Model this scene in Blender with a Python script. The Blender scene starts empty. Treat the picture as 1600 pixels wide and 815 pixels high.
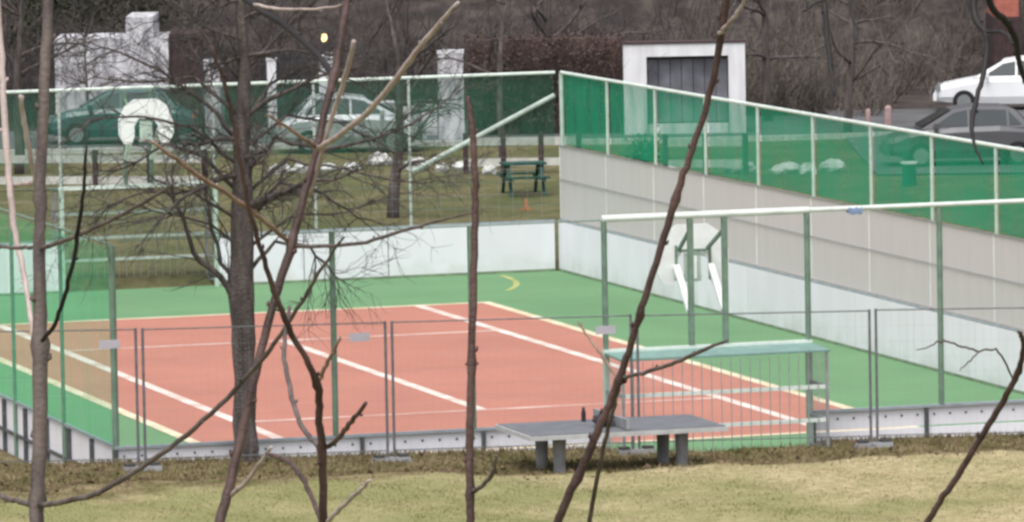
import bpy, math, random
import numpy as np
from mathutils import Vector, Matrix

random.seed(7)
rng = np.random.default_rng(7)
scene = bpy.context.scene
COL = scene.collection
R = math.radians

# ------------------------------------------------------------------ camera
F_PX, W_PX, H_PX = 10310.57, 1600.0, 815.0
CAM = np.array([-30.33879, -109.61283, 11.72612])
YAW, PITCH, ROLL = R(16.66143), R(4.93292), R(-1.07486)
_f = np.array([math.sin(YAW) * math.cos(PITCH), math.cos(YAW) * math.cos(PITCH), -math.sin(PITCH)])
_r = np.array([math.cos(YAW), -math.sin(YAW), 0.0])
_u = np.cross(_r, _f)
RGT = math.cos(ROLL) * _r + math.sin(ROLL) * _u
UPV = -math.sin(ROLL) * _r + math.cos(ROLL) * _u
cam_data = bpy.data.cameras.new('camera')
cam = bpy.data.objects.new('camera', cam_data)
COL.objects.link(cam)
cam_data.sensor_fit = 'HORIZONTAL'
cam_data.sensor_width = 36.0
cam_data.lens = F_PX / W_PX * 36.0
cam_data.clip_start = 0.5
cam_data.clip_end = 2000
cam.matrix_world = Matrix(((RGT[0], UPV[0], -_f[0], CAM[0]), (RGT[1], UPV[1], -_f[1], CAM[1]),
                           (RGT[2], UPV[2], -_f[2], CAM[2]), (0, 0, 0, 1)))
scene.camera = cam

# ------------------------------------------------------------------ sky, sun, exposure
SUN_EL, SUN_AZ = R(64), R(215)          # azimuth clockwise from +Y; behind the viewer, to the left
world = bpy.data.worlds.new('World')
scene.world = world
world.use_nodes = True
nt = world.node_tree
bg = nt.nodes['Background']
sky = nt.nodes.new('ShaderNodeTexSky')
sky.sky_type = 'NISHITA'
sky.sun_disc = False
sky.sun_elevation = SUN_EL
sky.sun_rotation = SUN_AZ
sky.air_density = 1.0
sky.dust_density = 3.0
hs = nt.nodes.new('ShaderNodeHueSaturation')       # cloud cover: the sky's blue greyed out
hs.inputs['Saturation'].default_value = 0.22
nt.links.new(sky.outputs[0], hs.inputs['Color'])
nt.links.new(hs.outputs[0], bg.inputs['Color'])
bg.inputs['Strength'].default_value = 0.15
sun_data = bpy.data.lights.new('sun', 'SUN')
sun_data.energy = 1.5
sun_data.angle = R(35)
sun_data.color = (1.0, 0.96, 0.91)
sun = bpy.data.objects.new('sun', sun_data)
COL.objects.link(sun)
sd = Vector((math.sin(SUN_AZ) * math.cos(SUN_EL), math.cos(SUN_AZ) * math.cos(SUN_EL), math.sin(SUN_EL)))
sun.rotation_euler = sd.to_track_quat('Z', 'Y').to_euler()
sun.location = sd * 60
vs = scene.view_settings
vs.view_transform = 'Standard'
vs.look = 'None'
vs.gamma = 1
vs.use_curve_mapping = False
vs.exposure = 0.70
scene.render.engine = 'CYCLES'
scene.cycles.transparent_max_bounces = 24
scene.cycles.max_bounces = 8
scene.cycles.use_denoising = True
scene.cycles.filter_width = 2.8          # a soft long phone zoom

# ------------------------------------------------------------------ helpers
def ray(x, y):
    return _f + (x - W_PX / 2) / F_PX * RGT - (y - H_PX / 2) / F_PX * UPV
def gz(x, y, z):
    d = ray(x, y); return CAM + (z - CAM[2]) / d[2] * d
def gy(x, y, Y):
    d = ray(x, y); return CAM + (Y - CAM[1]) / d[1] * d
def at(x, y, dist):
    return CAM + dist * ray(x, y)
def depth(X, Y):
    return (X - CAM[0]) * math.sin(YAW) + (Y - CAM[1]) * math.cos(YAW)

def tag(o, label=None, cat=None, group=None, kind=None):
    if label: o['label'] = label
    if cat: o['category'] = cat
    if group: o['group'] = group
    if kind: o['kind'] = kind
    return o
def thing(name, label, cat, loc=(0, 0, 0), rz=0.0, group=None):
    o = bpy.data.objects.new(name, None)
    o.empty_display_size = 0.2
    o.location = loc; o.rotation_euler = (0, 0, rz)
    COL.objects.link(o)
    return tag(o, label, cat, group)

class MB:
    def __init__(self): self.v = []; self.f = []; self.n = 0
    def add(self, verts, faces):
        b = self.n
        self.v.extend([tuple(map(float, q)) for q in verts]); self.n += len(verts)
        self.f.extend([tuple(b + i for i in f) for f in faces])
        return self
    def box(self, x0, y0, z0, x1, y1, z1):
        return self.add([(x0, y0, z0), (x1, y0, z0), (x1, y1, z0), (x0, y1, z0), (x0, y0, z1), (x1, y0, z1), (x1, y1, z1), (x0, y1, z1)],
                        [(0, 3, 2, 1), (4, 5, 6, 7), (0, 1, 5, 4), (1, 2, 6, 5), (2, 3, 7, 6), (3, 0, 4, 7)])
    def tube(self, pts, rad, sides=8, cap=True):
        P = [np.array(p, float) for p in pts]
        n = len(P)
        if np.isscalar(rad): rad = [rad] * n
        t0 = P[1] - P[0]; t0 = t0 / (np.linalg.norm(t0) + 1e-9)
        a = np.array([0, 0, 1.0]) if abs(t0[2]) < 0.9 else np.array([1.0, 0, 0])
        nrm = np.cross(t0, a); nrm /= np.linalg.norm(nrm)
        vs_ = []
        for i in range(n):
            t = P[min(i + 1, n - 1)] - P[max(i - 1, 0)]
            t = t / (np.linalg.norm(t) + 1e-9)
            nrm = nrm - t * (nrm @ t); nrm /= (np.linalg.norm(nrm) + 1e-9)
            b = np.cross(t, nrm)
            for k in range(sides):
                an = 2 * math.pi * k / sides
                vs_.append(P[i] + rad[i] * (math.cos(an) * nrm + math.sin(an) * b))
        fs = []
        for i in range(n - 1):
            for k in range(sides):
                k2 = (k + 1) % sides
                fs.append((i * sides + k, i * sides + k2, (i + 1) * sides + k2, (i + 1) * sides + k))
        if cap:
            fs.append(tuple(range(sides))[::-1]); fs.append(tuple((n - 1) * sides + k for k in range(sides)))
        return self.add(vs_, fs)
    def bar(self, a, b, w, h=None):
        """square bar from a to b"""
        h = h or w
        a = np.array(a, float); b = np.array(b, float)
        t = (b - a) / np.linalg.norm(b - a)
        up = np.array([0, 0, 1.0]) if abs(t[2]) < 0.9 else np.array([0, 1.0, 0])
        s = np.cross(t, up); s /= np.linalg.norm(s); q = np.cross(s, t)
        vs_ = [p + i * s * w / 2 + j * q * h / 2 for p in (a, b) for i, j in ((-1, -1), (1, -1), (1, 1), (-1, 1))]
        return self.add(vs_, [(0, 1, 2, 3), (7, 6, 5, 4), (0, 4, 5, 1), (1, 5, 6, 2), (2, 6, 7, 3), (3, 7, 4, 0)])
    def mesh(self, name, smooth=False):
        m = bpy.data.meshes.new(name)
        m.from_pydata(self.v, [], self.f)
        if smooth: m.polygons.foreach_set('use_smooth', [True] * len(m.polygons))
        m.update()
        return m
    def build(self, name, mat, parent=None, smooth=False, loc=(0, 0, 0)):
        m = self.mesh(name, smooth); m.materials.append(mat)
        return inst(name, m, parent, loc)
def inst(name, mesh, parent=None, loc=(0, 0, 0), rot=(0, 0, 0)):
    o = bpy.data.objects.new(name, mesh)
    COL.objects.link(o); o.parent = parent; o.location = loc; o.rotation_euler = rot
    return o
def bx(name, mat, parent, *c):
    return MB().box(*c).build(name, mat, parent)

# ------------------------------------------------------------------ materials
def new_mat(name):
    m = bpy.data.materials.new(name); m.use_nodes = True
    return m, m.node_tree, m.node_tree.nodes['Principled BSDF']
def mat(name, col, rough=0.7, var=0.12, scale=3.0, col2=None, metal=0.0, bump=0.0, bscale=30.0, detail=5.0, rnd=0.0, lo=0.35, hi=0.65, stretch=(1, 1, 1), spec=0.3):
    m, t, b = new_mat(name)
    tc = t.nodes.new('ShaderNodeTexCoord'); mp = t.nodes.new('ShaderNodeMapping')
    mp.inputs['Scale'].default_value = stretch
    t.links.new(tc.outputs['Object'], mp.inputs[0])
    n = t.nodes.new('ShaderNodeTexNoise'); n.inputs['Scale'].default_value = scale; n.inputs['Detail'].default_value = detail
    t.links.new(mp.outputs[0], n.inputs['Vector'])
    rmp = t.nodes.new('ShaderNodeMapRange'); rmp.inputs[1].default_value = lo; rmp.inputs[2].default_value = hi
    t.links.new(n.outputs['Fac'], rmp.inputs[0])
    mx = t.nodes.new('ShaderNodeMix'); mx.data_type = 'RGBA'
    if col2 is None:
        a = [c * (1 - var) for c in col]; c2 = [min(1, c * (1 + var)) for c in col]
    else:
        a, c2 = col, col2
    mx.inputs[6].default_value = (*a, 1); mx.inputs[7].default_value = (*c2, 1)
    t.links.new(rmp.outputs[0], mx.inputs[0])
    out = mx.outputs[2]
    if rnd:
        oi = t.nodes.new('ShaderNodeObjectInfo'); mr = t.nodes.new('ShaderNodeMapRange')
        mr.inputs[3].default_value = 1 - rnd; mr.inputs[4].default_value = 1 + rnd
        t.links.new(oi.outputs['Random'], mr.inputs[0])
        h = t.nodes.new('ShaderNodeHueSaturation')
        t.links.new(mr.outputs[0], h.inputs['Value']); t.links.new(out, h.inputs['Color'])
        out = h.outputs[0]
    t.links.new(out, b.inputs['Base Color'])
    b.inputs['Roughness'].default_value = rough; b.inputs['Metallic'].default_value = metal
    b.inputs['Specular IOR Level'].default_value = spec
    if bump:
        n2 = t.nodes.new('ShaderNodeTexNoise'); n2.inputs['Scale'].default_value = bscale; n2.inputs['Detail'].default_value = 6
        t.links.new(tc.outputs['Object'], n2.inputs['Vector'])
        bp = t.nodes.new('ShaderNodeBump'); bp.inputs['Strength'].default_value = bump; bp.inputs['Distance'].default_value = 0.05
        t.links.new(n2.outputs['Fac'], bp.inputs['Height']); t.links.new(bp.outputs[0], b.inputs['Normal'])
    return m
def net_mat(name, col, alpha, transl=0.35, var=0.06):
    m = bpy.data.materials.new(name); m.use_nodes = True
    t = m.node_tree; t.nodes.clear()
    o = t.nodes.new('ShaderNodeOutputMaterial')
    d = t.nodes.new('ShaderNodeBsdfDiffuse'); tl = t.nodes.new('ShaderNodeBsdfTranslucent'); tr = t.nodes.new('ShaderNodeBsdfTransparent')
    d.inputs[0].default_value = (*col, 1); tl.inputs[0].default_value = (*col, 1)
    m1 = t.nodes.new('ShaderNodeMixShader'); m1.inputs[0].default_value = transl
    t.links.new(d.outputs[0], m1.inputs[1]); t.links.new(tl.outputs[0], m1.inputs[2])
    tc = t.nodes.new('ShaderNodeTexCoord'); n = t.nodes.new('ShaderNodeTexNoise'); n.inputs['Scale'].default_value = 1.6; n.inputs['Detail'].default_value = 6
    mp = t.nodes.new('ShaderNodeMapping'); mp.inputs['Scale'].default_value = (1, 1.6, .45); t.links.new(tc.outputs['Object'], mp.inputs[0]); t.links.new(mp.outputs[0], n.inputs['Vector'])
    mr = t.nodes.new('ShaderNodeMapRange'); mr.inputs[1].default_value = .3; mr.inputs[2].default_value = .7
    mr.inputs[3].default_value = alpha - var; mr.inputs[4].default_value = min(1, alpha + var)
    t.links.new(n.outputs['Fac'], mr.inputs[0])
    m2 = t.nodes.new('ShaderNodeMixShader')
    t.links.new(mr.outputs[0], m2.inputs[0]); t.links.new(tr.outputs[0], m2.inputs[1]); t.links.new(m1.outputs[0], m2.inputs[2])
    t.links.new(m2.outputs[0], o.inputs[0])
    return m

M = {}
def court_mat(name, col, dirt):
    m, t, b = new_mat(name)
    L, N = t.links, t.nodes
    tc = N.new('ShaderNodeTexCoord')
    def nz(scale, detail, a, c, lo=0.0, hi=1.0, rough=.6):
        n = N.new('ShaderNodeTexNoise'); n.inputs['Scale'].default_value = scale; n.inputs['Detail'].default_value = detail; n.inputs['Roughness'].default_value = rough
        L.new(tc.outputs['Object'], n.inputs['Vector'])
        r_ = N.new('ShaderNodeMapRange'); r_.inputs[1].default_value = a; r_.inputs[2].default_value = c; r_.inputs[3].default_value = lo; r_.inputs[4].default_value = hi
        L.new(n.outputs['Fac'], r_.inputs[0]); return r_.outputs[0]
    def mx(f, a, c):
        n = N.new('ShaderNodeMix'); n.data_type = 'RGBA'; L.new(f, n.inputs[0])
        for i, v in ((6, a), (7, c)):
            if isinstance(v, tuple): n.inputs[i].default_value = (*v, 1)
            else: L.new(v, n.inputs[i])
        return n.outputs[2]
    c1 = mx(nz(.35, 8, .35, .65), tuple(x * .93 for x in col), tuple(x * 1.08 for x in col))
    c2 = mx(nz(1.7, 8, .56, .72, 0, .35), c1, dirt)          # scuffed, dusty patches
    c3 = mx(nz(28, 4, .62, .75, 0, .45), c2, tuple(x * .62 for x in col))   # specks and small litter
    L.new(c3, b.inputs['Base Color']); b.inputs['Roughness'].default_value = .92; b.inputs['Specular IOR Level'].default_value = .2
    return m
M['court_red'] = court_mat('court_red', (.372, .160, .121), (.40, .22, .18))
M['court_green'] = court_mat('court_green', (.120, .235, .120), (.17, .235, .145))
M['line_white'] = mat('line_white', (.52, .38, .33), .8, scale=1.6, col2=(.70, .62, .58), detail=8)
M['line_thin'] = mat('line_thin', (.42, .23, .19), .8, scale=1.2, col2=(.60, .44, .40), detail=8)
M['line_cream'] = mat('line_cream', (.52, .42, .27), .8, scale=1.6, col2=(.66, .60, .46), detail=8)
M['line_yellow'] = mat('line_yellow', (.20, .27, .10), .8, scale=2.5, col2=(.40, .40, .15), detail=6)
M['board'] = mat('board', (.72, .715, .77), .45, .04, 1.2, detail=7, rnd=.035, stretch=(1, 1, .35))
def board_mat():
    m = M['board']; t = m.node_tree; L, N = t.links, t.nodes; b = N['Principled BSDF']
    src = b.inputs['Base Color'].links[0].from_socket
    tc = N.new('ShaderNodeTexCoord'); sp = N.new('ShaderNodeSeparateXYZ'); L.new(tc.outputs['Object'], sp.inputs[0])
    n = N.new('ShaderNodeTexNoise'); n.inputs['Scale'].default_value = 2.2; n.inputs['Detail'].default_value = 7
    geo_ = N.new('ShaderNodeNewGeometry'); L.new(geo_.outputs['Position'], n.inputs['Vector'])
    a = N.new('ShaderNodeMapRange'); a.inputs[1].default_value = .42; a.inputs[2].default_value = .02; L.new(sp.outputs['Z'], a.inputs[0])
    r_ = N.new('ShaderNodeMapRange'); r_.inputs[1].default_value = .38; r_.inputs[2].default_value = .68; L.new(n.outputs['Fac'], r_.inputs[0])
    mu = N.new('ShaderNodeMath'); mu.operation = 'MULTIPLY'; L.new(a.outputs[0], mu.inputs[0]); L.new(r_.outputs[0], mu.inputs[1])
    m2 = N.new('ShaderNodeMath'); m2.operation = 'MULTIPLY'; m2.inputs[1].default_value = .40; L.new(mu.outputs[0], m2.inputs[0])
    x1 = N.new('ShaderNodeMix'); x1.data_type = 'RGBA'; L.new(m2.outputs[0], x1.inputs[0]); L.new(src, x1.inputs[6]); x1.inputs[7].default_value = (.33, .36, .28, 1)
    v = N.new('ShaderNodeTexVoronoi'); v.inputs['Scale'].default_value = 2.6; L.new(geo_.outputs['Position'], v.inputs['Vector'])
    vr = N.new('ShaderNodeMapRange'); vr.inputs[1].default_value = .16; vr.inputs[2].default_value = .07; vr.inputs[4].default_value = .07; L.new(v.outputs['Distance'], vr.inputs[0])
    x2 = N.new('ShaderNodeMix'); x2.data_type = 'RGBA'; L.new(vr.outputs[0], x2.inputs[0]); L.new(x1.outputs[2], x2.inputs[6]); x2.inputs[7].default_value = (.30, .32, .30, 1)
    L.new(x2.outputs[2], b.inputs['Base Color'])
board_mat()
M['board_back'] = mat('board_back', (.30, .33, .35), .6, .12, 2)
M['kick_strip'] = mat('kick_strip', (.20, .27, .17), .7, .2, 4)
M['cap_grey'] = mat('cap_grey', (.30, .34, .38), .5, .12, 5, metal=.2)
M['bolt'] = mat('bolt', (.06, .065, .08), .5)
M['post_far'] = mat('post_far', (.36, .41, .38), .5, .15, 4)
M['post_mint'] = mat('post_mint', (.42, .52, .45), .5, .1, 5)
M['post_green'] = mat('post_green', (.14, .21, .16), .5, .15, 6)
M['post_dark'] = mat('post_dark', (.07, .075, .08), .5, .15, 6)
M['rail_white'] = mat('rail_white', (.60, .66, .62), .45, .08, 5)
M['galv'] = mat('galv', (.33, .34, .36), .45, .15, 8, metal=.4)
M['tube_dark'] = mat('tube_dark', (.13, .13, .14), .5, .2, 8)
M['plate_teal'] = mat('plate_teal', (.16, .27, .24), .5, .12, 5)
M['net_right'] = net_mat('net_right', (.035, .36, .205), .68, .45, .10)
M['net_left'] = net_mat('net_left', (.06, .60, .29), .34, .5)
M['net_back'] = net_mat('net_back', (.05, .19, .125), .36, .4, .08)
M['screen'] = net_mat('screen', (.66, .635, .625), .93, .25, .03)
M['showthrough'] = mat('showthrough', (.68, .70, .67), .7, .08, 3)  # pale tone of the posts as they show through the screens
M['wire'] = mat('wire', (.22, .23, .24), .5, .1)
M['concrete'] = mat('concrete', (.24, .24, .25), .85, .15, 6, bump=.2, bscale=40)
M['slab'] = mat('slab', (.13, .135, .15), .7, .12, 4, bump=.15, bscale=50)
M['slab_edge'] = mat('slab_edge', (.42, .42, .42), .8, .1, 6)
M['black_cloth'] = mat('black_cloth', (.03, .028, .035), .9, .3, 8)
M['plate'] = mat('plate', (.40, .38, .43), .5, .08, 4)
M['rubber'] = mat('rubber', (.06, .06, .06), .9, .3, 8)
M['white_steel'] = mat('white_steel', (.74, .76, .76), .4, .06, 4)
M['hoop'] = mat('hoop', (.20, .16, .15), .5)
M['bark'] = mat('bark', (.055, .045, .043), .95, scale=9, col2=(.125, .105, .10), bump=.8, bscale=25, stretch=(1, 1, .25))
M['twig_dark'] = mat('twig_dark', (.034, .030, .030), .9, scale=1.5, col2=(.085, .074, .070), detail=3)
M['twig_wood'] = mat('twig_wood', (.034, .028, .029), .9, scale=.35, col2=(.092, .078, .076), detail=3)
M['twig_tan'] = mat('twig_tan', (.075, .064, .056), .9, scale=.5, col2=(.165, .142, .122), detail=3)
M['stem_brown'] = mat('stem_brown', (.060, .045, .042), .6, scale=14, col2=(.135, .105, .095), stretch=(3, 3, .6), bump=.2, bscale=160, detail=6)
M['stem_red'] = mat('stem_red', (.036, .020, .018), .5, scale=14, col2=(.10, .060, .053), stretch=(3, 3, .6), bump=.2, bscale=160, detail=6)
M['stem_pale'] = mat('stem_pale', (.30, .235, .215), .6, scale=14, col2=(.45, .37, .345), stretch=(3, 3, .6), bump=.2, bscale=160, detail=6)
M['stem_tan'] = mat('stem_tan', (.16, .095, .065), .6, scale=14, col2=(.30, .20, .15), stretch=(3, 3, .6), bump=.2, bscale=160, detail=6)
M['stem_black'] = mat('stem_black', (.016, .013, .014), .6, .3, 12)
M['grass_blade'] = mat('grass_blade', (.23, .21, .10), .8, scale=.9, col2=(.41, .345, .205), detail=6)
M['rough_blade'] = mat('rough_blade', (.11, .10, .042), .8, scale=1.8, col2=(.27, .215, .125), detail=6)
M['leaf_litter'] = mat('leaf_litter', (.13, .085, .055), .8, .4, 3)
M['asphalt'] = mat('asphalt', (.10, .10, .105), .9, .2, .8, bump=.2, bscale=80)
M['render_white'] = mat('render_white', (.58, .57, .60), .85, scale=2.2, col2=(.72, .72, .74), detail=8, stretch=(1.6, 1.6, .3))
M['render_dirty'] = mat('render_dirty', (.28, .27, .30), .85, scale=3, col2=(.62, .61, .64), detail=8, lo=.38, hi=.60, stretch=(1.6, 1.6, .35))
M['door_grey'] = mat('door_grey', (.15, .15, .175), .6, .3, 1.5, rnd=.15)
M['dark_wood'] = mat('dark_wood', (.05, .030, .032), .85, .3, 5, stretch=(4, 4, 1))
M['dark_paint'] = mat('dark_paint', (.03, .03, .034), .7, .2, 5)
M['hedge_leaf'] = mat('hedge_leaf', (.055, .036, .034), .9, scale=1.2, col2=(.115, .078, .07), detail=5)
M['shrub_leaf'] = mat('shrub_leaf', (.02, .09, .035), .7, scale=3, col2=(.06, .22, .08))
M['pine_leaf'] = mat('pine_leaf', (.018, .022, .012), .8, scale=2, col2=(.05, .052, .028))
M['timber_pale'] = mat('timber_pale', (.45, .45, .42), .85, .12, 4)
M['stone_white'] = mat('stone_white', (.48, .49, .47), .85, .15, 4, bump=.5, bscale=8)
M['table_green'] = mat('table_green', (.012, .06, .045), .6, .2, 5)
M['car_teal'] = mat('car_teal', (.035, .10, .10), .3, .08, 2, spec=.6)
M['car_white'] = mat('car_white', (.74, .75, .77), .3, .04, 2, spec=.5)
M['car_grey'] = mat('car_grey', (.075, .075, .085), .35, .08, 2, spec=.6)
M['car_silver'] = mat('car_silver', (.36, .38, .40), .3, .06, 2, spec=.6, metal=.3)
M['glass_dark'] = mat('glass_dark', (.02, .028, .032), .12, .1, 2, spec=.7)
M['tyre'] = mat('tyre', (.018, .018, .02), .9, .2, 6)
M['rim'] = mat('rim', (.32, .33, .34), .35, .1, 6, metal=.7)
M['blue'] = mat('blue', (.13, .18, .28), .7, .15, 5)
M['orange'] = mat('orange', (.30, .14, .06), .7, .15, 5)
M['pink'] = mat('pink', (.44, .30, .29), .8, .15, 5)
M['red_brick'] = mat('red_brick', (.36, .12, .09), .9, .15, 6)
M['roof_tile'] = mat('roof_tile', (.14, .06, .045), .9, .2, 6)
m_, t_, b_ = new_mat('lamp_glow')
b_.inputs['Base Color'].default_value = (.9, .7, .4, 1)
b_.inputs['Emission Color'].default_value = (1.0, .66, .26, 1); b_.inputs['Emission Strength'].default_value = 1.6
M['lamp_glow'] = m_

# ------------------------------------------------------------------ ground
XB, YB = 8.80, 17.85            # half width and half length of the boarded pitch
GX0, GX1 = -1.48, 1.66          # goal opening
def lerp(a, b, t): return a + (b - a) * t
def sst(t):
    t = np.clip(t, 0, 1); return t * t * (3 - 2 * t)
def H(X, Y):
    X = np.asarray(X, float); Y = np.asarray(Y, float)
    d = (X - CAM[0]) * math.sin(YAW) + (Y - CAM[1]) * math.cos(YAW)
    near = 0.66 - 0.022 * X                                       # lawn along the near boards
    near = np.clip(near, .35, .95)
    crest = 0.90 + 0.20 * sst((-3.2 - X) / 4.5) - 0.03 * sst((X - 1) / 4)
    crest = np.maximum(crest, near - .02)
    a = sst((-21.5 - Y) / 1.2)
    strip = near - .05 * sst((-18.6 - Y) / 1.0)
    z = strip * (1 - a) + crest * a
    z = z + 0.02 * np.sin(X * 1.7 + Y * .9) * a
    z = z + (0.02 * np.sin(X * 2.9 + Y * 1.7) + .012 * np.sin(X * 6.1 - Y * 4.3)) * sst((-18.4 - Y) / .6)
    away = 0.20
    b = sst((Y + 18.3) / 2.6)                                     # ground beside the pitch lies lower
    z = z * (1 - b) + away * b
    z = z + 0.05 * np.sin(X * .31 + 1) * np.sin(Y * .23) * sst((Y - 20) / 6)
    z = z + np.maximum(0, 70 - d) * 0.131 * (d > -12) + (d <= -12) * 82 * .131
    hd = d + 1.5 * np.sin(X * .11) + .0 * X
    z = z + np.maximum(0, hd - 190) * .50 * (hd < 300) + (hd >= 300) * 55
    inside = (np.abs(X) < XB + .06) & (np.abs(Y) < YB + .06)
    goalbox = (X > GX0 - .1) & (X < GX1 + .1) & (np.abs(Y) < YB + .95)
    return np.where(inside | goalbox, -0.05, z)

def axis(vals): return np.array(sorted(set(np.round(np.concatenate(vals), 3))))
xs = axis([np.arange(-260, -40, 20), np.arange(-40, -14, 2), np.arange(-14, 9, .35), np.arange(9, 60, 1.5), np.arange(60, 300, 20),
           np.array([-8.87, -8.85, 8.85, 8.87, GX0 - .12, GX0 - .1, GX1 + .1, GX1 + .12])])
ys = axis([np.arange(-320, -120, 20), np.arange(-120, -30, 3), np.arange(-30, -16.5, .25), np.arange(-16, 22, 1.0), np.arange(22, 120, 1.5), np.arange(120, 420, 20),
           np.array([-17.92, -17.90, 17.90, 17.92, -18.82, -18.80, 18.80, 18.82])])
GXX, GYY = np.meshgrid(xs, ys)
GZ = H(GXX, GYY)
verts = np.stack([GXX.ravel(), GYY.ravel(), GZ.ravel()], 1)
nx, ny = len(xs), len(ys)
idx = np.arange(nx * ny).reshape(ny, nx)
faces = np.stack([idx[:-1, :-1].ravel(), idx[:-1, 1:].ravel(), idx[1:, 1:].ravel(), idx[1:, :-1].ravel()], 1)
me = bpy.data.meshes.new('ground')
me.from_pydata(verts.tolist(), [], faces.tolist()); me.update()
me.polygons.foreach_set('use_smooth', [True] * len(me.polygons))
# ground material: lawn, rough grass along the boards, leaf litter up the wooded slope
gm, t, b = new_mat('ground')
L, N = t.links, t.nodes
geo = N.new('ShaderNodeNewGeometry'); sep = N.new('ShaderNodeSeparateXYZ'); L.new(geo.outputs['Position'], sep.inputs[0])
def noise(scale, detail=6, rough=.6):
    n = N.new('ShaderNodeTexNoise'); n.inputs['Scale'].default_value = scale; n.inputs['Detail'].default_value = detail; n.inputs['Roughness'].default_value = rough
    L.new(geo.outputs['Position'], n.inputs['Vector']); return n.outputs['Fac']
def mrange(s, a, b_, c=0.0, d=1.0):
    n = N.new('ShaderNodeMapRange'); n.inputs[1].default_value = a; n.inputs[2].default_value = b_; n.inputs[3].default_value = c; n.inputs[4].default_value = d
    L.new(s, n.inputs[0]); return n.outputs[0]
def mixc(f, a, c):
    n = N.new('ShaderNodeMix'); n.data_type = 'RGBA'
    L.new(f, n.inputs[0])
    for s, v in ((6, a), (7, c)):
        if isinstance(v, tuple): n.inputs[s].default_value = (*v, 1)
        else: L.new(v, n.inputs[s])
    return n.outputs[2]
def math_(op, a, c):
    n = N.new('ShaderNodeMath'); n.operation = op
    for s, v in ((0, a), (1, c)):
        if isinstance(v, (int, float)): n.inputs[s].default_value = v
        else: L.new(v, n.inputs[s])
    return n.outputs[0]
lawn = mixc(mrange(math_('ADD', noise(.45, 8), mrange(sep.outputs['X'], -11, 1, -.13, .07)), .36, .62), (.225, .225, .098), (.44, .365, .225))
lawn = mixc(mrange(noise(7, 6), .35, .75), lawn, (.215, .20, .092))
lawn = mixc(mrange(noise(1.6, 7), .60, .74, 0, .5), lawn, (.26, .195, .115))
rough_g = mixc(mrange(noise(2.2, 8), .38, .62), (.125, .115, .048), (.24, .19, .11))
rough_g = mixc(mrange(noise(5.5, 6), .52, .66, 0, .8), rough_g, (.095, .062, .038))
back = mixc(mrange(noise(.5, 8), .4, .6), (.085, .10, .042), (.15, .135, .068))
back = mixc(mrange(noise(4, 6), .45, .7), back, (.06, .055, .03))
litter = mixc(mrange(noise(1.1, 8), .4, .6), (.036, .030, .030), (.080, .066, .060))
yw = math_('ADD', sep.outputs['Y'], mrange(noise(.8, 5), .3, .7, -.5, .5))
yw = math_('ADD', yw, mrange(sep.outputs['X'], -10.5, -3, 1.5, 0))
col = mixc(mrange(yw, -22.75, -22.25), lawn, rough_g)
col = mixc(mrange(sep.outputs['Y'], 0, 2), col, back)
hdn = math_('ADD', math_('MULTIPLY', sep.outputs['X'], math.sin(YAW)), math_('MULTIPLY', sep.outputs['Y'], math.cos(YAW)))
off = CAM[0] * math.sin(YAW) + CAM[1] * math.cos(YAW)
col = mixc(mrange(hdn, off + 173, off + 177), col, litter)
L.new(col, b.inputs['Base Color']); b.inputs['Roughness'].default_value = .95; b.inputs['Specular IOR Level'].default_value = .1
bp = N.new('ShaderNodeBump'); bp.inputs['Strength'].default_value = .6; bp.inputs['Distance'].default_value = .06
L.new(noise(14, 8, .7), bp.inputs['Height']); L.new(bp.outputs[0], b.inputs['Normal'])
me.materials.append(gm)
ground = inst('ground', me); tag(ground, 'lawn and leaf strewn ground around the pitch', kind='structure')

# the pitch surface: one coated slab, the red tennis court and the painted lines on it
court = MB().box(-XB, -YB, -.30, XB, YB, 0).box(GX0, -YB - .85, -.30, GX1, -YB - .0005, -.002).box(GX0, YB + .0005, -.30, GX1, YB + .85, -.002).build('pitch', M['court_green'])
tag(court, 'green coated sports pitch inside the white boards', kind='structure')
def sheet(name, m, x0, y0, x1, y1, z, parent=court):
    return MB().add([(x0, y0, z), (x1, y0, z), (x1, y1, z), (x0, y1, z)], [(0, 1, 2, 3)]).build(name, m, parent)
TX, TS, TY, SV = 5.485, 4.115, 11.885, 6.40
o = sheet('tennis_court', M['court_red'], -TX, -TY, TX, TY, .004); tag(o, 'brick red tennis court area')
LW = .10
for x in (-TX, TX): sheet('court_line', M['line_cream'], x - LW, -TY - LW, x + LW, TY + LW, .008)
for y in (-TY, TY): sheet('court_line', M['line_cream'], -TX + LW, y - .10, TX - LW, y + .10, .008)
for x in (-TS, TS): sheet('court_line', M['line_white'], x - LW, -TY + .1, x + LW, TY - .1, .008)
sheet('court_line', M['line_white'], -LW, -SV + .08, LW, SV - .08, .008)
for y in (-SV, SV): sheet('court_line', M['line_thin'], -TS + LW, y - .11, TS - LW, y + .11, .0085)
for sy in (1, -1):                     # worn ends of the six metre goal arcs
    for sx in (1, -1):
        arc = MB(); vv = []; n = 20
        for i in range(n + 1):
            an = R(-2 + 34 * i / n)
            for rr in (5.93, 6.05):
                vv.append((sx * (1.45 + rr * math.cos(an)), sy * (17.2 - rr * math.sin(an)), .0045))
        arc.add(vv, [(2 * i, 2 * i + 1, 2 * i + 3, 2 * i + 2) for i in range(n)])
        arc.build('arc_line', M['line_yellow'], court)

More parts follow.
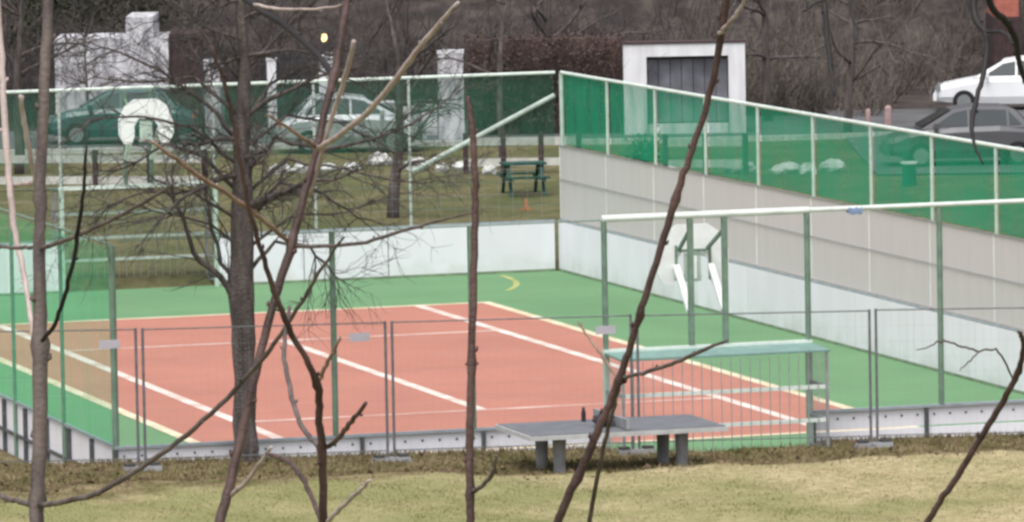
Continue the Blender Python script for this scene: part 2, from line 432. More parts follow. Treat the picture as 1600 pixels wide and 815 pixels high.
# ------------------------------------------------------------------ boards round the pitch
BH = 1.04
def board_run(root, axis_, fixed, a, b, inward, seg, exterior_posts):
    """panels from a to b along an axis; fixed = inner face of the boards; inward = +1/-1 side of the pitch"""
    n = max(1, round((b - a) / seg)); w = (b - a) / n
    def P(s, off, z):                  # s along the run, off outwards
        return (s, fixed - inward * off, z) if axis_ == 'x' else (fixed - inward * off, s, z)
    def slab(mb, s0, s1, o0, o1, z0, z1):
        p, q = P(s0, o0, z0), P(s1, o1, z1)
        lo = [min(u, v) for u, v in zip(p, q)]; hi = [max(u, v) for u, v in zip(p, q)]
        return mb.box(*lo, *hi)
    pm = slab(MB(), -w / 2 + .006, w / 2 - .006, .0, .022, .05, BH - .03)
    f0 = fixed
    mesh = None
    for i in range(n):
        c = a + (i + .5) * w
        if mesh is None:
            mbp = MB(); p, q = P(-w / 2 + .010, 0, .05), P(w / 2 - .010, .022, BH - .03)
            lo = [min(u, v) for u, v in zip(p, q)]; hi = [max(u, v) for u, v in zip(p, q)]
            if axis_ == 'x': mbp.box(lo[0], lo[1] - fixed, lo[2], hi[0], hi[1] - fixed, hi[2])
            else: mbp.box(lo[0] - fixed, lo[1], lo[2], hi[0] - fixed, hi[1], hi[2])
            mesh = mbp.mesh('panel'); mesh.materials.append(M['board'])
        inst('panel', mesh, root, (c, fixed, 0) if axis_ == 'x' else (fixed, c, 0))
    slab(MB(), a, b, .004, .06, BH - .03, BH + .008).build('cap_rail', M['cap_grey'], root)
    slab(MB(), a, b, .004, .03, .003, .046).build('kick_strip', M['kick_strip'], root)
    if exterior_posts:
        for i in range(n + 1):
            s = min(max(a + i * w, a + .03), b - .03)
            slab(MB(), s - .03, s + .03, .026, .085, -.04, BH - .034).build('upright', M['post_dark'], root)
        ru = MB()
        for i in range(n):
            slab(ru, a + i * w + .034, a + (i + 1) * w - .034, .03, .07, .50, .55)
        ru.build('back_rail', M['post_dark'], root)
    return P, slab, w, n

rb = thing('board_wall', 'long white board wall under the grey screens and green net on the right', 'board wall', (0, 0, 0))
board_run(rb, 'y', XB, -YB + .07, YB - .001, -1, 3.07, True)
lb = thing('board_wall', 'white board wall with dark uprights outside, beside the left green net', 'board wall')
board_run(lb, 'y', -XB, -YB + .07, YB - .001, 1, 1.50, True)
fb1 = thing('board_wall', 'white board wall across the far end from the goal to the far corner', 'board wall')
board_run(fb1, 'x', YB, GX1 + .04, XB - .07, -1, 1.75, True)
fb2 = thing('board_wall', 'short white board wall at the far end left of the far goal', 'board wall')
board_run(fb2, 'x', YB, -XB + .07, GX0 - .04, -1, 1.75, True)
def near_boards(label, a, b):
    root = thing('board_wall', label, 'board wall')
    n = round((b - a) / 1.75); w = (b - a) / n
    y0, y1 = -YB - .022, -YB
    for i in range(n):
        s0, s1 = a + i * w + .006, a + (i + 1) * w - .006
        pnl = MB().box(s0, y0, .74, s1, y1, BH - .03).build('panel', M['board'], root)
        k = MB()
        for j in range(7):
            x = s0 + (j + .5) * (s1 - s0) / 7
            k.tube([(x, y0 - .012, .905), (x, y0 - .0005, .905)], .018, 7)
        k.build('bolts', M['bolt'], pnl)
        MB().box(s0, y0 - .012, .05, s1, y1, .715).build('kick_board', M['board'], root)
        MB().box(a + i * w - .028, y0 - .06, -.04, a + i * w + .028, y0 - .0135, BH - .034).build('upright', M['post_dark'], root)
    MB().box(a, -YB - .075, BH - .03, b, -YB - .004, BH + .010).build('cap_rail', M['cap_grey'], root)
    return root
near_boards('low white board wall with bolts along the near end, left of the table', -XB - .08, GX0 - .06)
near_boards('low white board wall with bolts along the near end, right of the goal', GX1 + .06, XB + .02)

# ------------------------------------------------------------------ ball stop fences
FT = 4.02
def pipe(name, m, parent, a, b, r, sides=10):
    return MB().tube([a, b], r, sides).build(name, m, parent, smooth=False)
# right side
rf = thing('ball_stop_fence', 'tall fence along the right side with bright green net over grey screens', 'fence')
PXR = XB + .12
ysr = [YB - 3.07 * i for i in range(0, 12)]
for i, y in enumerate(ysr):
    pipe('post', M['post_mint'], rf, (PXR, y, -.04), (PXR, y, FT - .03), .034 if i else .045)
MB().tube([(PXR, YB, FT), (PXR, ysr[-1], FT)], .034, 10).build('top_rail', M['rail_white'], rf)
for i in range(len(ysr) - 1):
    y0, y1 = ysr[i + 1] + .04, ysr[i] - .04
    net = MB()
    nn = 8
    vv = []
    for k in range(nn + 1):
        yy = y0 + (y1 - y0) * k / nn
        for j in range(5):
            zz = 2.56 + (FT - .045 - 2.56) * j / 4
            bulge = .05 * math.sin(math.pi * k / nn) * math.sin(math.pi * j / 4) * (1 if i % 2 else -.6)
            vv.append((PXR + .05 + bulge, yy, zz))
    net.add(vv, [(k * 5 + j, (k + 1) * 5 + j, (k + 1) * 5 + j + 1, k * 5 + j + 1) for k in range(nn) for j in range(4)])
    net.build('net', M['net_right'], rf, smooth=True)
    MB().box(PXR - .056, y0 - .036, BH + .02, PXR - .050, y1 + .036, 2.53).build('screen_panel', M['screen'], rf)
for y in ysr[:-1]:
    MB().box(PXR - .064, y - .022, BH + .03, PXR - .0565, y + .022, 2.535).build('showthrough_strip', M['showthrough'], rf)  # added pale strips, standing in for the posts glimpsed through the screens
MB().tube([(PXR - .07, YB, 2.55), (PXR - .07, ysr[-1], 2.55)], .012, 6).build('tension_wire', M['wire'], rf)
MB().tube([(PXR - .075, YB, 1.86), (PXR - .075, ysr[-1], 1.80)], .008, 6).build('tension_wire', M['wire'], rf)
# far end
ff = thing('ball_stop_fence', 'tall green net fence with a slanting brace across the far end', 'fence')
PYF = YB + .05
xf = [8.85 - .001, 5.72, 3.74, GX1, GX0, -3.55, -5.6, -8.8]
for x in xf[1:]:
    pipe('post', M['post_far'], ff, (x, PYF, -.04), (x, PYF, FT - .03), .030)
MB().tube([(xf[0] - .05, PYF, FT), (xf[-1], PYF, FT)], .034, 10).build('top_rail', M['rail_white'], ff)
MB().tube([(8.78, PYF - .01, 3.56), (5.76, PYF - .01, 2.13)], .050, 10).build('brace', M['post_far'], ff)
for i in range(len(xf) - 1):
    x0, x1 = xf[i + 1] + .04, xf[i] - .06
    MB().add([(x0, PYF + .045, 2.56), (x1, PYF + .045, 2.56), (x1, PYF + .045, FT - .045), (x0, PYF + .045, FT - .045)], [(0, 1, 2, 3)]).build('net', M['net_back'], ff)
    wm = MB()
    for k in range(1, 6):
        z = BH + .05 + k * .25
        wm.tube([(x0, PYF + .04, z), (x1, PYF + .04, z)], .0035, 3, cap=False)
    n = int((x1 - x0) / .3)
    for k in range(1, n):
        x = x0 + (x1 - x0) * k / n
        wm.tube([(x, PYF + .036, BH + .02), (x, PYF + .036, 2.56)], .0035, 3, cap=False)
    tag(wm.build('wire_mesh', M['wire'], ff), kind='stuff')
# left side
lf = thing('ball_stop_fence', 'tall fence with sheer green net along the left side of the pitch', 'fence')
PXL = -XB - .05
ysl = [-YB + .02 + 3.35 * i for i in range(0, 11)]
for i, y in enumerate(ysl):
    pipe('post', M['post_green'], lf, (PXL, y, -.04), (PXL, y, 3.93), .05 if i == 0 else .032)
MB().tube([(PXL, ysl[0], 3.94), (PXL, ysl[-1], 3.94)], .022, 8).build('top_rail', M['post_green'], lf)
for i in range(len(ysl) - 1):
    y0, y1 = ysl[i] + .06, ysl[i + 1] - .04
    MB().add([(PXL - .03, y0, BH + .02), (PXL - .03, y1, BH + .02), (PXL - .03, y1, 3.90), (PXL - .03, y0, 3.90)], [(0, 1, 2, 3)]).build('net', M['net_left'], lf)
# near end
nf = thing('ball_stop_fence', 'open fence of green posts and pale top rail across the near end', 'fence')
PYN = -YB - .045
xn = [-5.60, -3.52, GX0, GX1, 3.74, 5.85, 8.75]
for x in xn:
    pipe('post', M['post_green'], nf, (x, PYN, BH + .012 if x not in (GX0, GX1) else 2.11), (x, PYN, FT - .03), .044)
MB().tube([(GX0 - .03, PYN, FT), (GX1 + .03, PYN, FT)], .052, 10).build('top_rail', M['rail_white'], nf)
MB().tube([(GX1 + .04, PYN, FT), (xn[-1], PYN, FT)], .036, 10).build('top_rail', M['rail_white'], nf)
MB().tube([(-8.75, PYN, FT - .02), (GX0 - .04, PYN, FT - .02)], .010, 8).build('top_wire', M['post_green'], nf)

# ------------------------------------------------------------------ goals and hoops
def goal(label, flip, below):
    cx = (GX0 + GX1) / 2
    root = thing('goal', label, 'goal', (cx, -YB - .045 if not flip else YB + .045, 0), math.pi if flip else 0.0)
    hw = (GX1 - GX0) / 2; D = -.80       # local: the pitch is towards +y, the cage reaches back to -y
    for s in (-1, 1):
        MB().box(s * hw - .04, -.045, 0, s * hw + .04, .045, 2.03).build('goal_post', M['post_mint'], root)
        MB().box(s * hw - .02, D - .02, .0, s * hw + .02, D + .02, 1.995).build('rear_post', M['galv'], root)
    MB().box(-hw - .045, -.05, 2.032, hw + .045, .05, 2.105).build('crossbar', M['rail_white'], root)
    m = MB(); m.add([(-hw - .04, D - .04, 2.0), (hw + .04, D - .04, 2.0), (hw + .04, -.052, 2.035), (-hw - .04, -.052, 2.035),
                     (-hw - .04, D - .04, 2.03), (hw + .04, D - .04, 2.03), (hw + .04, -.052, 2.065), (-hw - .04, -.052, 2.065)],
                    [(0, 3, 2, 1), (4, 5, 6, 7), (0, 1, 5, 4), (1, 2, 6, 5), (2, 3, 7, 6), (3, 0, 4, 7)])
    m.build('roof_plate', M['plate_teal'], root)
    for z in (1.49, 1.0, .56, .12):
        MB().bar((-hw + .032, D, z), (hw - .032, D, z), .045, .055).build('rear_bar', M['rail_white'], root)
        for s in (-1, 1):
            MB().bar((s * hw, D + .032, z), (s * hw, -.047, z), .04, .05).build('side_bar', M['galv'], root)
    bm = MB().bar((0, 0, .02), (0, 0, 1.98), .011).mesh('net_bar'); bm.materials.append(M['galv'])
    bm_side = MB().bar((0, 0, .02), (0, 0, 1.98), .006).mesh('net_bar'); bm_side.materials.append(M['galv'])
    n = 21
    for i in range(1, n):
        inst('net_bar', bm, root, (-hw + 2 * hw * i / n, D - .036, 0))
    for s in (-1, 1):
        for i in range(1, 10):
            inst('net_bar', bm_side, root, (s * (hw + .032), D + .8 * i / 10, 0))
    return root
goal('steel barred goal cage set into the near end boards behind the table', False, 0)
goal('steel barred goal cage in the gap of the far end boards', True, 0)

def hoop(label, flip):
    cx = .11
    root = thing('basketball_hoop', label, 'basketball hoop', (cx, -YB - .045 if not flip else YB + .045, 0), math.pi if flip else 0.0)
    for s in (-1, 1):
        MB().box(s * .265 - .04, -.036, 2.11, s * .265 + .04, .036, FT - .056).build('support_post', M['post_green'], root)
    Yb = .70
    # angular fan shaped board, 25 mm thick, open in the middle for the bracket
    hw = .56
    out = [(-hw, 3.44), (-.43, 3.70), (-.24, 3.83), (.24, 3.83), (.43, 3.70), (hw, 3.44), (hw, 3.14), (.46, 2.96), (.31, 2.92), (.24, 3.10), (.24, 3.30), (.15, 3.44),
           (-.15, 3.44), (-.24, 3.30), (-.24, 3.10), (-.31, 2.92), (-.46, 2.96), (-hw, 3.14)]
    n = len(out)
    mb = MB(); mb.add([(x, Yb, z) for x, z in out] + [(x, Yb + .025, z) for x, z in out],
                      [tuple(range(n)), tuple(range(n, 2 * n))[::-1]] + [(i, i + n, (i + 1) % n + n, (i + 1) % n) for i in range(n)])
    mb.build('backboard', M['white_steel'], root)
    MB().box(-.13, Yb + .002, 2.98, .13, Yb + .020, 3.40).build('bracket_plate', M['post_mint'], root)
    MB().box(-.08, Yb - .05, 3.02, .05, Yb - .002, 3.36).build('bracket', M['white_steel'], root)
    for s in (-1, 1):
        MB().bar((s * .265, .05, 2.60), (s * .27, Yb - .03, 3.22), .095, .06).build('strut', M['white_steel'], root)
        MB().bar((s * .265, .05, 3.78), (s * .22, Yb - .03, 3.46), .045).build('upper_strut', M['post_green'], root)
        MB().box(s * .262 - .018, Yb - .03, 3.0, s * .262 + .018, Yb - .003, 3.52).build('frame_bar', M['post_green'], root)
    MB().box(-.208, Yb - .028, 3.42, .208, Yb - .003, 3.46).build('frame_bar', M['post_green'], root)
    pts = [(.225 * math.cos(R(a)), Yb + .32 + .225 * math.sin(R(a)), 3.02) for a in range(0, 361, 15)]
    MB().tube(pts, .010, 6, cap=False).build('ring', M['hoop'], root)
    MB().box(-.06, Yb + .026, 2.98, .06, Yb + .1, 3.04).build('ring_bracket', M['hoop'], root)
    return root
hoop('white angular basketball board over the near goal, seen from behind', False)
hoop('white angular basketball board over the far goal', True)

# ------------------------------------------------------------------ mobile site fence along the near side
MFY = -18.95
fx = [-12.40, -8.74, -5.07, -1.38, 2.29, 5.98]
names = ['mobile fence panel at the left edge, outside the left green net',
         'mobile fence panel in front of the bare tree',
         'mobile fence panel standing just left of the table and goal',
         'mobile fence panel standing behind the table in front of the near goal',
         'mobile fence panel right of the near goal']
for i in range(5):
    x0, x1 = fx[i] + .05, fx[i + 1] - .05
    zb = float(H((x0 + x1) / 2, MFY)) + .12
    z0 = float(H(x0, MFY)); z1 = float(H(x1, MFY))
    root = thing('mobile_fence', names[i], 'fence panel', (x0, MFY, 0), 0, 'mobile fence panels along the near end')
    w = x1 - x0
    zt = 2.02
    dz = z1 - z0
    MB().tube([(0, 0, z0 + .02), (0, 0, z0 + zt)], .021, 8).build('post', M['tube_dark'], root)
    MB().tube([(w, 0, z1 + .02), (w, 0, z1 + zt)], .021, 8).build('post', M['tube_dark'], root)
    MB().tube([(.022, 0, z0 + zt - .02), (w - .022, 0, z1 + zt - .02)], .011, 6).build('top_tube', M['tube_dark'], root)
    MB().tube([(.022, 0, z0 + .16), (w - .022, 0, z1 + .16)], .008, 6).build('bottom_tube', M['tube_dark'], root)
    wm = MB()
    n = 30
    for k in range(1, n):
        x = w * k / n; zz = z0 + dz * k / n
        wm.tube([(x, -.012, zz + .16), (x, -.012, zz + zt - .02)],   .0009, 3, cap=False)
    for k in range(1, 8):
        wm.tube([(.02, -.016, z0 + .16 + k * .23), (w - .02, -.016, z1 + .16 + k * .23)],   .0009, 3, cap=False)
    tag(wm.build('wire_mesh', M['galv'], root), kind='stuff')
    if i < 3: MB().box(w - .54, -.03, z1 + zt - .27, w - .24, -.022, z1 + zt - .15).build('sign_plate', M['plate'], root)
for i in range(1, 5):
    x = fx[i]; z = float(H(x, MFY))
    root = thing('fence_foot', ['concrete foot under the fence posts beside the left corner post', 'concrete foot under the paired fence posts left of the thin upright stem',
                                'concrete foot of the paired fence posts at the left of the goal', 'concrete foot with dark ends under the fence posts right of the goal'][i - 1],
                 'fence foot', (x, MFY, z), 0, 'feet of the mobile fence')
    fm = MB()
    fm.add([(-.30, -.11, -.06), (.30, -.11, -.06), (.30, .11, -.06), (-.30, .11, -.06), (-.26, -.08, .06), (.26, -.08, .06), (.26, .08, .06), (-.26, .08, .06)],
           [(0, 3, 2, 1), (4, 5, 6, 7), (0, 1, 5, 4), (1, 2, 6, 5), (2, 3, 7, 6), (3, 0, 4, 7)])
    fm.build('block', M['concrete'], root)
    for s in (-1, 1):
        MB().box(s * .18 - .07, -.07, .0605, s * .18 + .07, .07, .10).build('grip', M['rubber'], root)

# ------------------------------------------------------------------ table tennis table
TT = thing('table_tennis_table', 'grey concrete table tennis table on four round legs by the near boards', 'table', (-2.24, -20.50, 0))
tz = 1.30
tb = MB().box(-1.47, -.86, tz - .075, 1.47, .86, tz - .012); tb.build('table_slab', M['slab_edge'], TT)
MB().box(-1.44, -.83, tz - .0115, 1.44, .83, tz).build('playing_surface', M['slab'], TT)
for x in (-.91, .91):
    for y in (-.43, .43):
        zg = float(H(-2.24 + x, -20.5 + y))
        MB().tube([(x, y, zg - .08), (x, y, zg + .1), (x, y, tz - .076)], [.085, .085, .10], 16).build('leg', M['concrete'], TT, smooth=False)
nt_ = MB().box(-.018, -.80, tz + .012, .018, .80, tz + .155); nt_.build('net_plate', M['galv'], TT)
for y in (-.7, .7):
    MB().box(-.03, y - .04, tz + .0005, .03, y + .04, tz + .0115).build('net_foot', M['post_dark'], TT)
# a dark jacket lying over the net plate
jb = thing('dark_bag', 'small dark bag lying against the net on the table', 'bag', (-2.24, -20.50, tz))
vb = MB(); nu, nv = 14, 8
pts_ = []
for i in range(nv + 1):
    ph = math.pi * i / nv
    for j in range(nu):
        th = 2 * math.pi * j / nu
        rr = 1 + .18 * math.sin(3 * th + i) + .12 * math.sin(5 * th - 2 * i)
        pts_.append((-.17 + .13 * rr * math.sin(ph) * math.cos(th), -.12 + .22 * rr * math.sin(ph) * math.sin(th), .085 + .085 * math.cos(math.pi - ph)))
vb.add(pts_, [(i * nu + j, i * nu + (j + 1) % nu, (i + 1) * nu + (j + 1) % nu, (i + 1) * nu + j) for i in range(nv) for j in range(nu)])
vb.build('bag_body', M['black_cloth'], jb, smooth=True)
MB().tube([(-.17, -.25, .10), (-.15, -.20, .22), (-.16, -.08, .24), (-.17, 0.0, .14)], .014, 6).build('handle', M['black_cloth'], jb)
tb_ = thing('thermos_flask', 'dark upright flask standing at the far edge of the table', 'flask', (-2.47, -19.92, tz))
MB().tube([(0, 0, 0), (0, 0, .13), (0, 0, .155), (0, 0, .17)], [.034, .034, .026, .022], 12).build('flask_body', M['black_cloth'], tb_)
MB().tube([(0, 0, .171), (0, 0, .205)], .025, 12).build('cap', M['bolt'], tb_)

# ------------------------------------------------------------------ grass
def blades(name, m, n, x0, x1, y0, y1, hmin, hmax, label, wob=.5):
    X = rng.uniform(x0, x1, n); Y = rng.uniform(y0, y1, n)
    keep = Y < -17.98
    X, Y = X[keep], Y[keep]; n = len(X)
    Z = H(X, Y)
    ok = Z > .05
    X, Y, Z = X[ok], Y[ok], Z[ok]; n = len(X)
    h = rng.uniform(hmin, hmax, n); a = rng.uniform(0, 2 * math.pi, n); w = rng.uniform(.006, .012, n)
    lx, ly = rng.normal(0, wob, n) * h, rng.normal(0, wob, n) * h
    v = np.zeros((n, 3, 3))
    v[:, 0] = np.stack([X - w * np.cos(a), Y - w * np.sin(a), Z - .01], 1)
    v[:, 1] = np.stack([X + w * np.cos(a), Y + w * np.sin(a), Z - .01], 1)
    v[:, 2] = np.stack([X + lx, Y + ly, Z + h], 1)
    me = bpy.data.meshes.new(name)
    me.from_pydata(v.reshape(-1, 3).tolist(), [], np.arange(3 * n).reshape(n, 3).tolist()); me.update()
    me.materials.append(m)
    return tag(inst(name, me), label, 'grass', kind='stuff')
blades('lawn_grass', gm, 42000, -13, 4, -30, -22.2, .012, .034, 'short pale lawn grass in the foreground')
blades('rough_grass', gm, 45000, -13, 9, -22.4, -17.95, .03, .10, 'rough dark grass along the near boards', .7)

lf_mb = MB()
for _ in range(2600):
    X = rng.uniform(-13, 6); Y = rng.uniform(-23.2, -18.1)
    if GX0 - .2 < X < GX1 + .2 and Y > -18.9: continue
    z = float(H(X, Y)) + rng.uniform(.012, .05); a = rng.uniform(0, 6.28); s1 = rng.uniform(.025, .055)
    u1 = np.array([math.cos(a), math.sin(a), rng.normal(0, .4)]) * s1; u2 = np.array([-math.sin(a), math.cos(a), rng.normal(0, .4)]) * s1 * .55
    c = np.array([X, Y, z]); lf_mb.add([c - u1, c + u2, c + u1, c - u2], [(0, 1, 2, 3)])
tag(lf_mb.build('fallen_leaves', M['leaf_litter']), 'brown fallen leaves in the rough grass along the near boards', 'leaves', kind='stuff')

# ------------------------------------------------------------------ bare tree at the near boards
def rot_about(v, ax, an):
    ax = ax / np.linalg.norm(ax)
    return v * math.cos(an) + np.cross(ax, v) * math.sin(an) + ax * (ax @ v) * (1 - math.cos(an))
def wander(p, d, length, n, bend, droop, rnd):
    pts = [np.array(p, float)]; d = d / np.linalg.norm(d)
    for i in range(n):
        d = d + rnd.normal(0, bend, 3) + np.array([0, 0, droop])
        d /= np.linalg.norm(d)
        pts.append(pts[-1] + d * length / n)
    return pts
TRY = -18.40
def tp(x, y): return gy(x, y, TRY)
trk = [(386, 712, .20), (384, 690, .172), (382, 560, .158), (377, 460, .185), (379, 350, .165), (377, 250, .125), (381, 120, .095), (376, 0, .075), (380, -160, .05), (372, -300, .03)]
base = tp(386, 712); base[2] = float(H(base[0], base[1]))
BT = thing('bare_tree', 'leafless tree with dark trunk and fine drooping twigs at the near boards', 'tree', tuple(base))
tpts = [tp(x, y) - base for x, y, r_ in trk]; trad = [r_ for _, _, r_ in trk]
tpts[0][2] = -.1
dense = []; drad = []
for i in range(len(tpts) - 1):
    for k in range(4):
        f = k / 4; dense.append(tpts[i] * (1 - f) + tpts[i + 1] * f + rng.normal(0, .008, 3)); drad.append((trad[i] * (1 - f) + trad[i + 1] * f) * (1 + rng.normal(0, .03)))
dense.append(tpts[-1]); drad.append(trad[-1])
MB().tube(dense, drad, 14).build('trunk', M['bark'], BT, smooth=True)
def grow(root, starts, twig_mat, rnd, n2=(7, 11), n3=(4, 7), l2=(.5, 1.1), l3=(.2, .5), droop=-.05, limb_name='limb', tw=.006, r2m=.017):
    tw_mb = MB()
    for pts, r0 in starts:
        rad = [r0 * (1 - .8 * i / (len(pts) - 1)) for i in range(len(pts))]
        MB().tube(pts, rad, 7).build(limb_name, M['bark'], root, smooth=True)
        for _ in range(rnd.integers(*n2)):
            i = rnd.integers(1, len(pts)); p = pts[i]
            d = pts[i] - pts[i - 1]; d /= np.linalg.norm(d)
            ax = rnd.normal(0, 1, 3); d2 = rot_about(d, ax, rnd.uniform(.4, 1.1)) + np.array([0, 0, .12])
            s2 = wander(p, d2, rnd.uniform(*l2), 6, .20, droop, rnd)
            r2 = min(rad[i] * .55, r2m)
            tw_mb.tube(s2, [r2 * (1 - .7 * k / 6) for k in range(7)], 4, cap=False)
            for _ in range(rnd.integers(*n3)):
                j = rnd.integers(1, 7); q = s2[j]; dd = s2[j] - s2[j - 1]; dd /= np.linalg.norm(dd)
                d3 = rot_about(dd, rnd.normal(0, 1, 3), rnd.uniform(.4, 1.2))
                s3 = wander(q, d3, rnd.uniform(*l3), 4, .22, droop * .6, rnd)
                tw_mb.tube(s3, [tw * (1 - .6 * k / 4) for k in range(5)], 3, cap=False)
    tw_mb.build('crown', twig_mat, root)
starts = []
def limb_px(pl, dy, r0):
    n = len(pl); pts = []
    for i, (x, y) in enumerate(pl):
        pts.append(gy(x, y, TRY + dy * i / (n - 1)) - base)
    out = []
    for i in range(n - 1):
        for k in range(3):
            f = k / 3; out.append(pts[i] * (1 - f) + pts[i + 1] * f + rng.normal(0, .012, 3))
    out.append(pts[-1])
    starts.append((out, r0 * .78))
limb_px([(374, 478), (345, 432), (300, 395), (285, 340), (268, 300), (270, 255)], -.5, .07)
limb_px([(372, 440), (345, 410), (325, 330), (318, 260), (300, 190)], .4, .05)
limb_px([(392, 420), (430, 378), (480, 385), (520, 425), (545, 445)], -.4, .042)
limb_px([(388, 330), (440, 285), (500, 300), (560, 340), (600, 352)], .5, .045)
limb_px([(386, 270), (430, 215), (500, 235), (590, 215), (640, 195), (700, 155), (722, 128)], -.3, .05)
limb_px([(370, 300), (320, 245), (260, 225), (190, 265), (140, 270)], .6, .045)
limb_px([(372, 220), (320, 160), (250, 110), (180, 80), (120, 60)], -.4, .045)
limb_px([(384, 190), (420, 130), (480, 105), (560, 130), (620, 175)], .7, .04)
limb_px([(374, 390), (330, 350), (240, 330), (170, 345)], .8, .035)
limb_px([(386, 390), (450, 340), (540, 330), (640, 300)], .3, .035)
limb_px([(374, 345), (300, 300), (220, 300), (150, 330), (110, 375)], -.7, .035)
limb_px([(388, 300), (450, 250), (540, 265), (640, 285), (730, 270)], -.8, .038)
limb_px([(372, 260), (300, 200), (220, 180), (140, 190), (90, 230)], -.9, .038)
limb_px([(372, 180), (300, 120), (220, 130), (150, 120), (100, 140)], .9, .036)
limb_px([(386, 230), (450, 180), (530, 190), (620, 240), (690, 245)], .9, .036)
limb_px([(380, 130), (330, 70), (290, 20), (230, -40)], .2, .045)
limb_px([(382, 110), (430, 60), (480, 10), (520, -60)], -.3, .045)
for i in range(15):
    zf = rng.uniform(.42, .93); k = int(zf * (len(dense) - 1)); p = dense[k]
    an = rng.uniform(0, 2 * math.pi)
    d = np.array([math.cos(an), math.sin(an), rng.uniform(.0, .6)])
    starts.append((wander(p, d, rng.uniform(1.4, 2.8) * (1.2 - .6 * zf), 10, .13, -.03, rng), drad[k] * .38))
grow(BT, starts, M['twig_dark'], rng, n2=(14, 20), n3=(5, 9), l2=(.45, 1.25), l3=(.2, .6), tw=.0040, r2m=.011)

# ------------------------------------------------------------------ saplings close to the viewer
def smooth_line(pl, n=6):
    """Catmull-Rom through (x, y, radius_px) points"""
    P = [np.array(p, float) for p in pl]; P = [2 * P[0] - P[1]] + P + [2 * P[-1] - P[-2]]
    out = []
    for i in range(1, len(P) - 2):
        for k in range(n):
            t = k / n
            out.append(.5 * ((2 * P[i]) + (P[i + 1] - P[i - 1]) * t + (2 * P[i - 1] - 5 * P[i] + 4 * P[i + 1] - P[i + 2]) * t * t + (3 * P[i] - P[i - 1] - 3 * P[i + 1] + P[i + 2]) * t ** 3))
    out.append(P[-2]); return out
def shoot(root, name, pl, d0, d1, m, org, nodes=(), to_ground=False):
    """a stem through picture-measured points, at viewing distances d0..d1 metres"""
    sm = smooth_line(pl); n = len(sm); pts, rad = [], []
    for i, (x, y, wpx) in enumerate(sm):
        d = d0 + (d1 - d0) * i / (n - 1)
        p = at(x, y, d) - org; r_ = max(.5, wpx) * .5 * d / F_PX
        for (nx_, ny_) in nodes:
            q = math.hypot(x - nx_, y - ny_)
            r_ *= 1 + .35 * math.exp(-(q / 7.0) ** 2)
        pts.append(p + rng.normal(0, .0006, 3)); rad.append(r_ * (1 + rng.normal(0, .012)))
    if to_ground:
        p = pts[0] + org; g = float(H(p[0], p[1]))
        ext, er = [], []
        for k in range(8):
            f = 1 - k / 8
            q = np.array([p[0], p[1], g - .06]) * f + p * (1 - f)
            q[:2] += np.array([math.sin(f * 3) * .02, math.cos(f * 2) * .01]) * f
            ext.append(q - org); er.append(rad[0] * (1 + .5 * f))
        pts, rad = ext + pts, er + rad
    mb = MB().tube(pts, rad, 10)
    side = 1; acc = 0.0
    for i in range(2, len(pts) - 1):
        acc += np.linalg.norm(pts[i] - pts[i - 1])
        if acc > .15:
            acc = rng.uniform(0, .08); side = -side
            t = pts[i + 1] - pts[i]; t /= np.linalg.norm(t)
            q = np.cross(t, rng.normal(0, 1, 3) + _f * 2); q = q / np.linalg.norm(q) * side
            ln = rad[i] * .45 + .003
            mb.tube([pts[i] + q * rad[i] * .7, pts[i] + q * (rad[i] + ln * .35) + t * ln * .5, pts[i] + q * (rad[i] + ln * .5) + t * ln * 1.3], [min(.004, rad[i] * .5), min(.0042, rad[i] * .5), .0008], 6)
    return mb.build(name, m, root, smooth=True)
def sapling(label, x, y, d):
    p = at(x, y, d); g = float(H(p[0], p[1])); org = np.array([p[0], p[1], g])
    return thing('sapling', label, 'sapling', tuple(org), 0, 'bare saplings in front of the viewer'), org

s, o = sapling('grey brown sapling stem standing upright at the left edge', 57, 830, 9.0)
shoot(s, 'stem', [(57, 830, 23), (58, 780, 23), (62, 660, 23), (63, 540, 24), (62, 400, 19), (63, 310, 18), (68, 170, 17), (74, 40, 17), (76, -80, 13), (80, -300, 6)], 9.0, 9.1, M['stem_brown'], o, [(63, 540), (62, 390), (63, 312), (58, 782)], True)
shoot(s, 'branch', [(62, 788, 9), (95, 784, 9), (160, 765, 8.5), (250, 710, 8), (330, 645, 8), (400, 572, 8), (440, 520, 7), (490, 440, 6), (536, 370, 4)], 9.0, 8.3, M['stem_brown'], o)
shoot(s, 'branch', [(58, 788, 9), (35, 784, 9), (0, 772, 8), (-60, 740, 7)], 9.0, 9.3, M['stem_brown'], o)
shoot(s, 'branch', [(66, 532, 7), (86, 505, 7), (104, 450, 7), (120, 380, 7), (129, 310, 6), (136, 225, 4)], 9.0, 8.8, M['stem_black'], o)
shoot(s, 'branch', [(62, 388, 8), (95, 378, 7), (150, 355, 6.5), (215, 322, 6), (275, 285, 4)], 9.05, 8.6, M['stem_brown'], o)
shoot(s, 'branch', [(62, 386, 7), (30, 387, 6), (0, 384, 6), (-50, 370, 4)], 9.05, 9.3, M['stem_brown'], o)

s, o = sapling('pale grey stem leaning along the left edge behind the upright sapling', 52, 525, 10.5)
shoot(s, 'stem', [(52, 525, 8), (46, 480, 8), (36, 420, 9), (24, 365, 10), (15, 290, 11), (7, 190, 11), (2, 90, 10), (-8, -60, 8), (-30, -260, 4)], 10.5, 10.8, M['stem_pale'], o, (), True)
shoot(s, 'branch', [(56, 285, 9), (47, 240, 8), (38, 190, 8), (32, 150, 6)], 10.5, 10.4, M['stem_pale'], o)
shoot(s, 'branch', [(15, 290, 6), (36, 288, 7), (56, 285, 9)], 10.7, 10.5, M['stem_pale'], o)

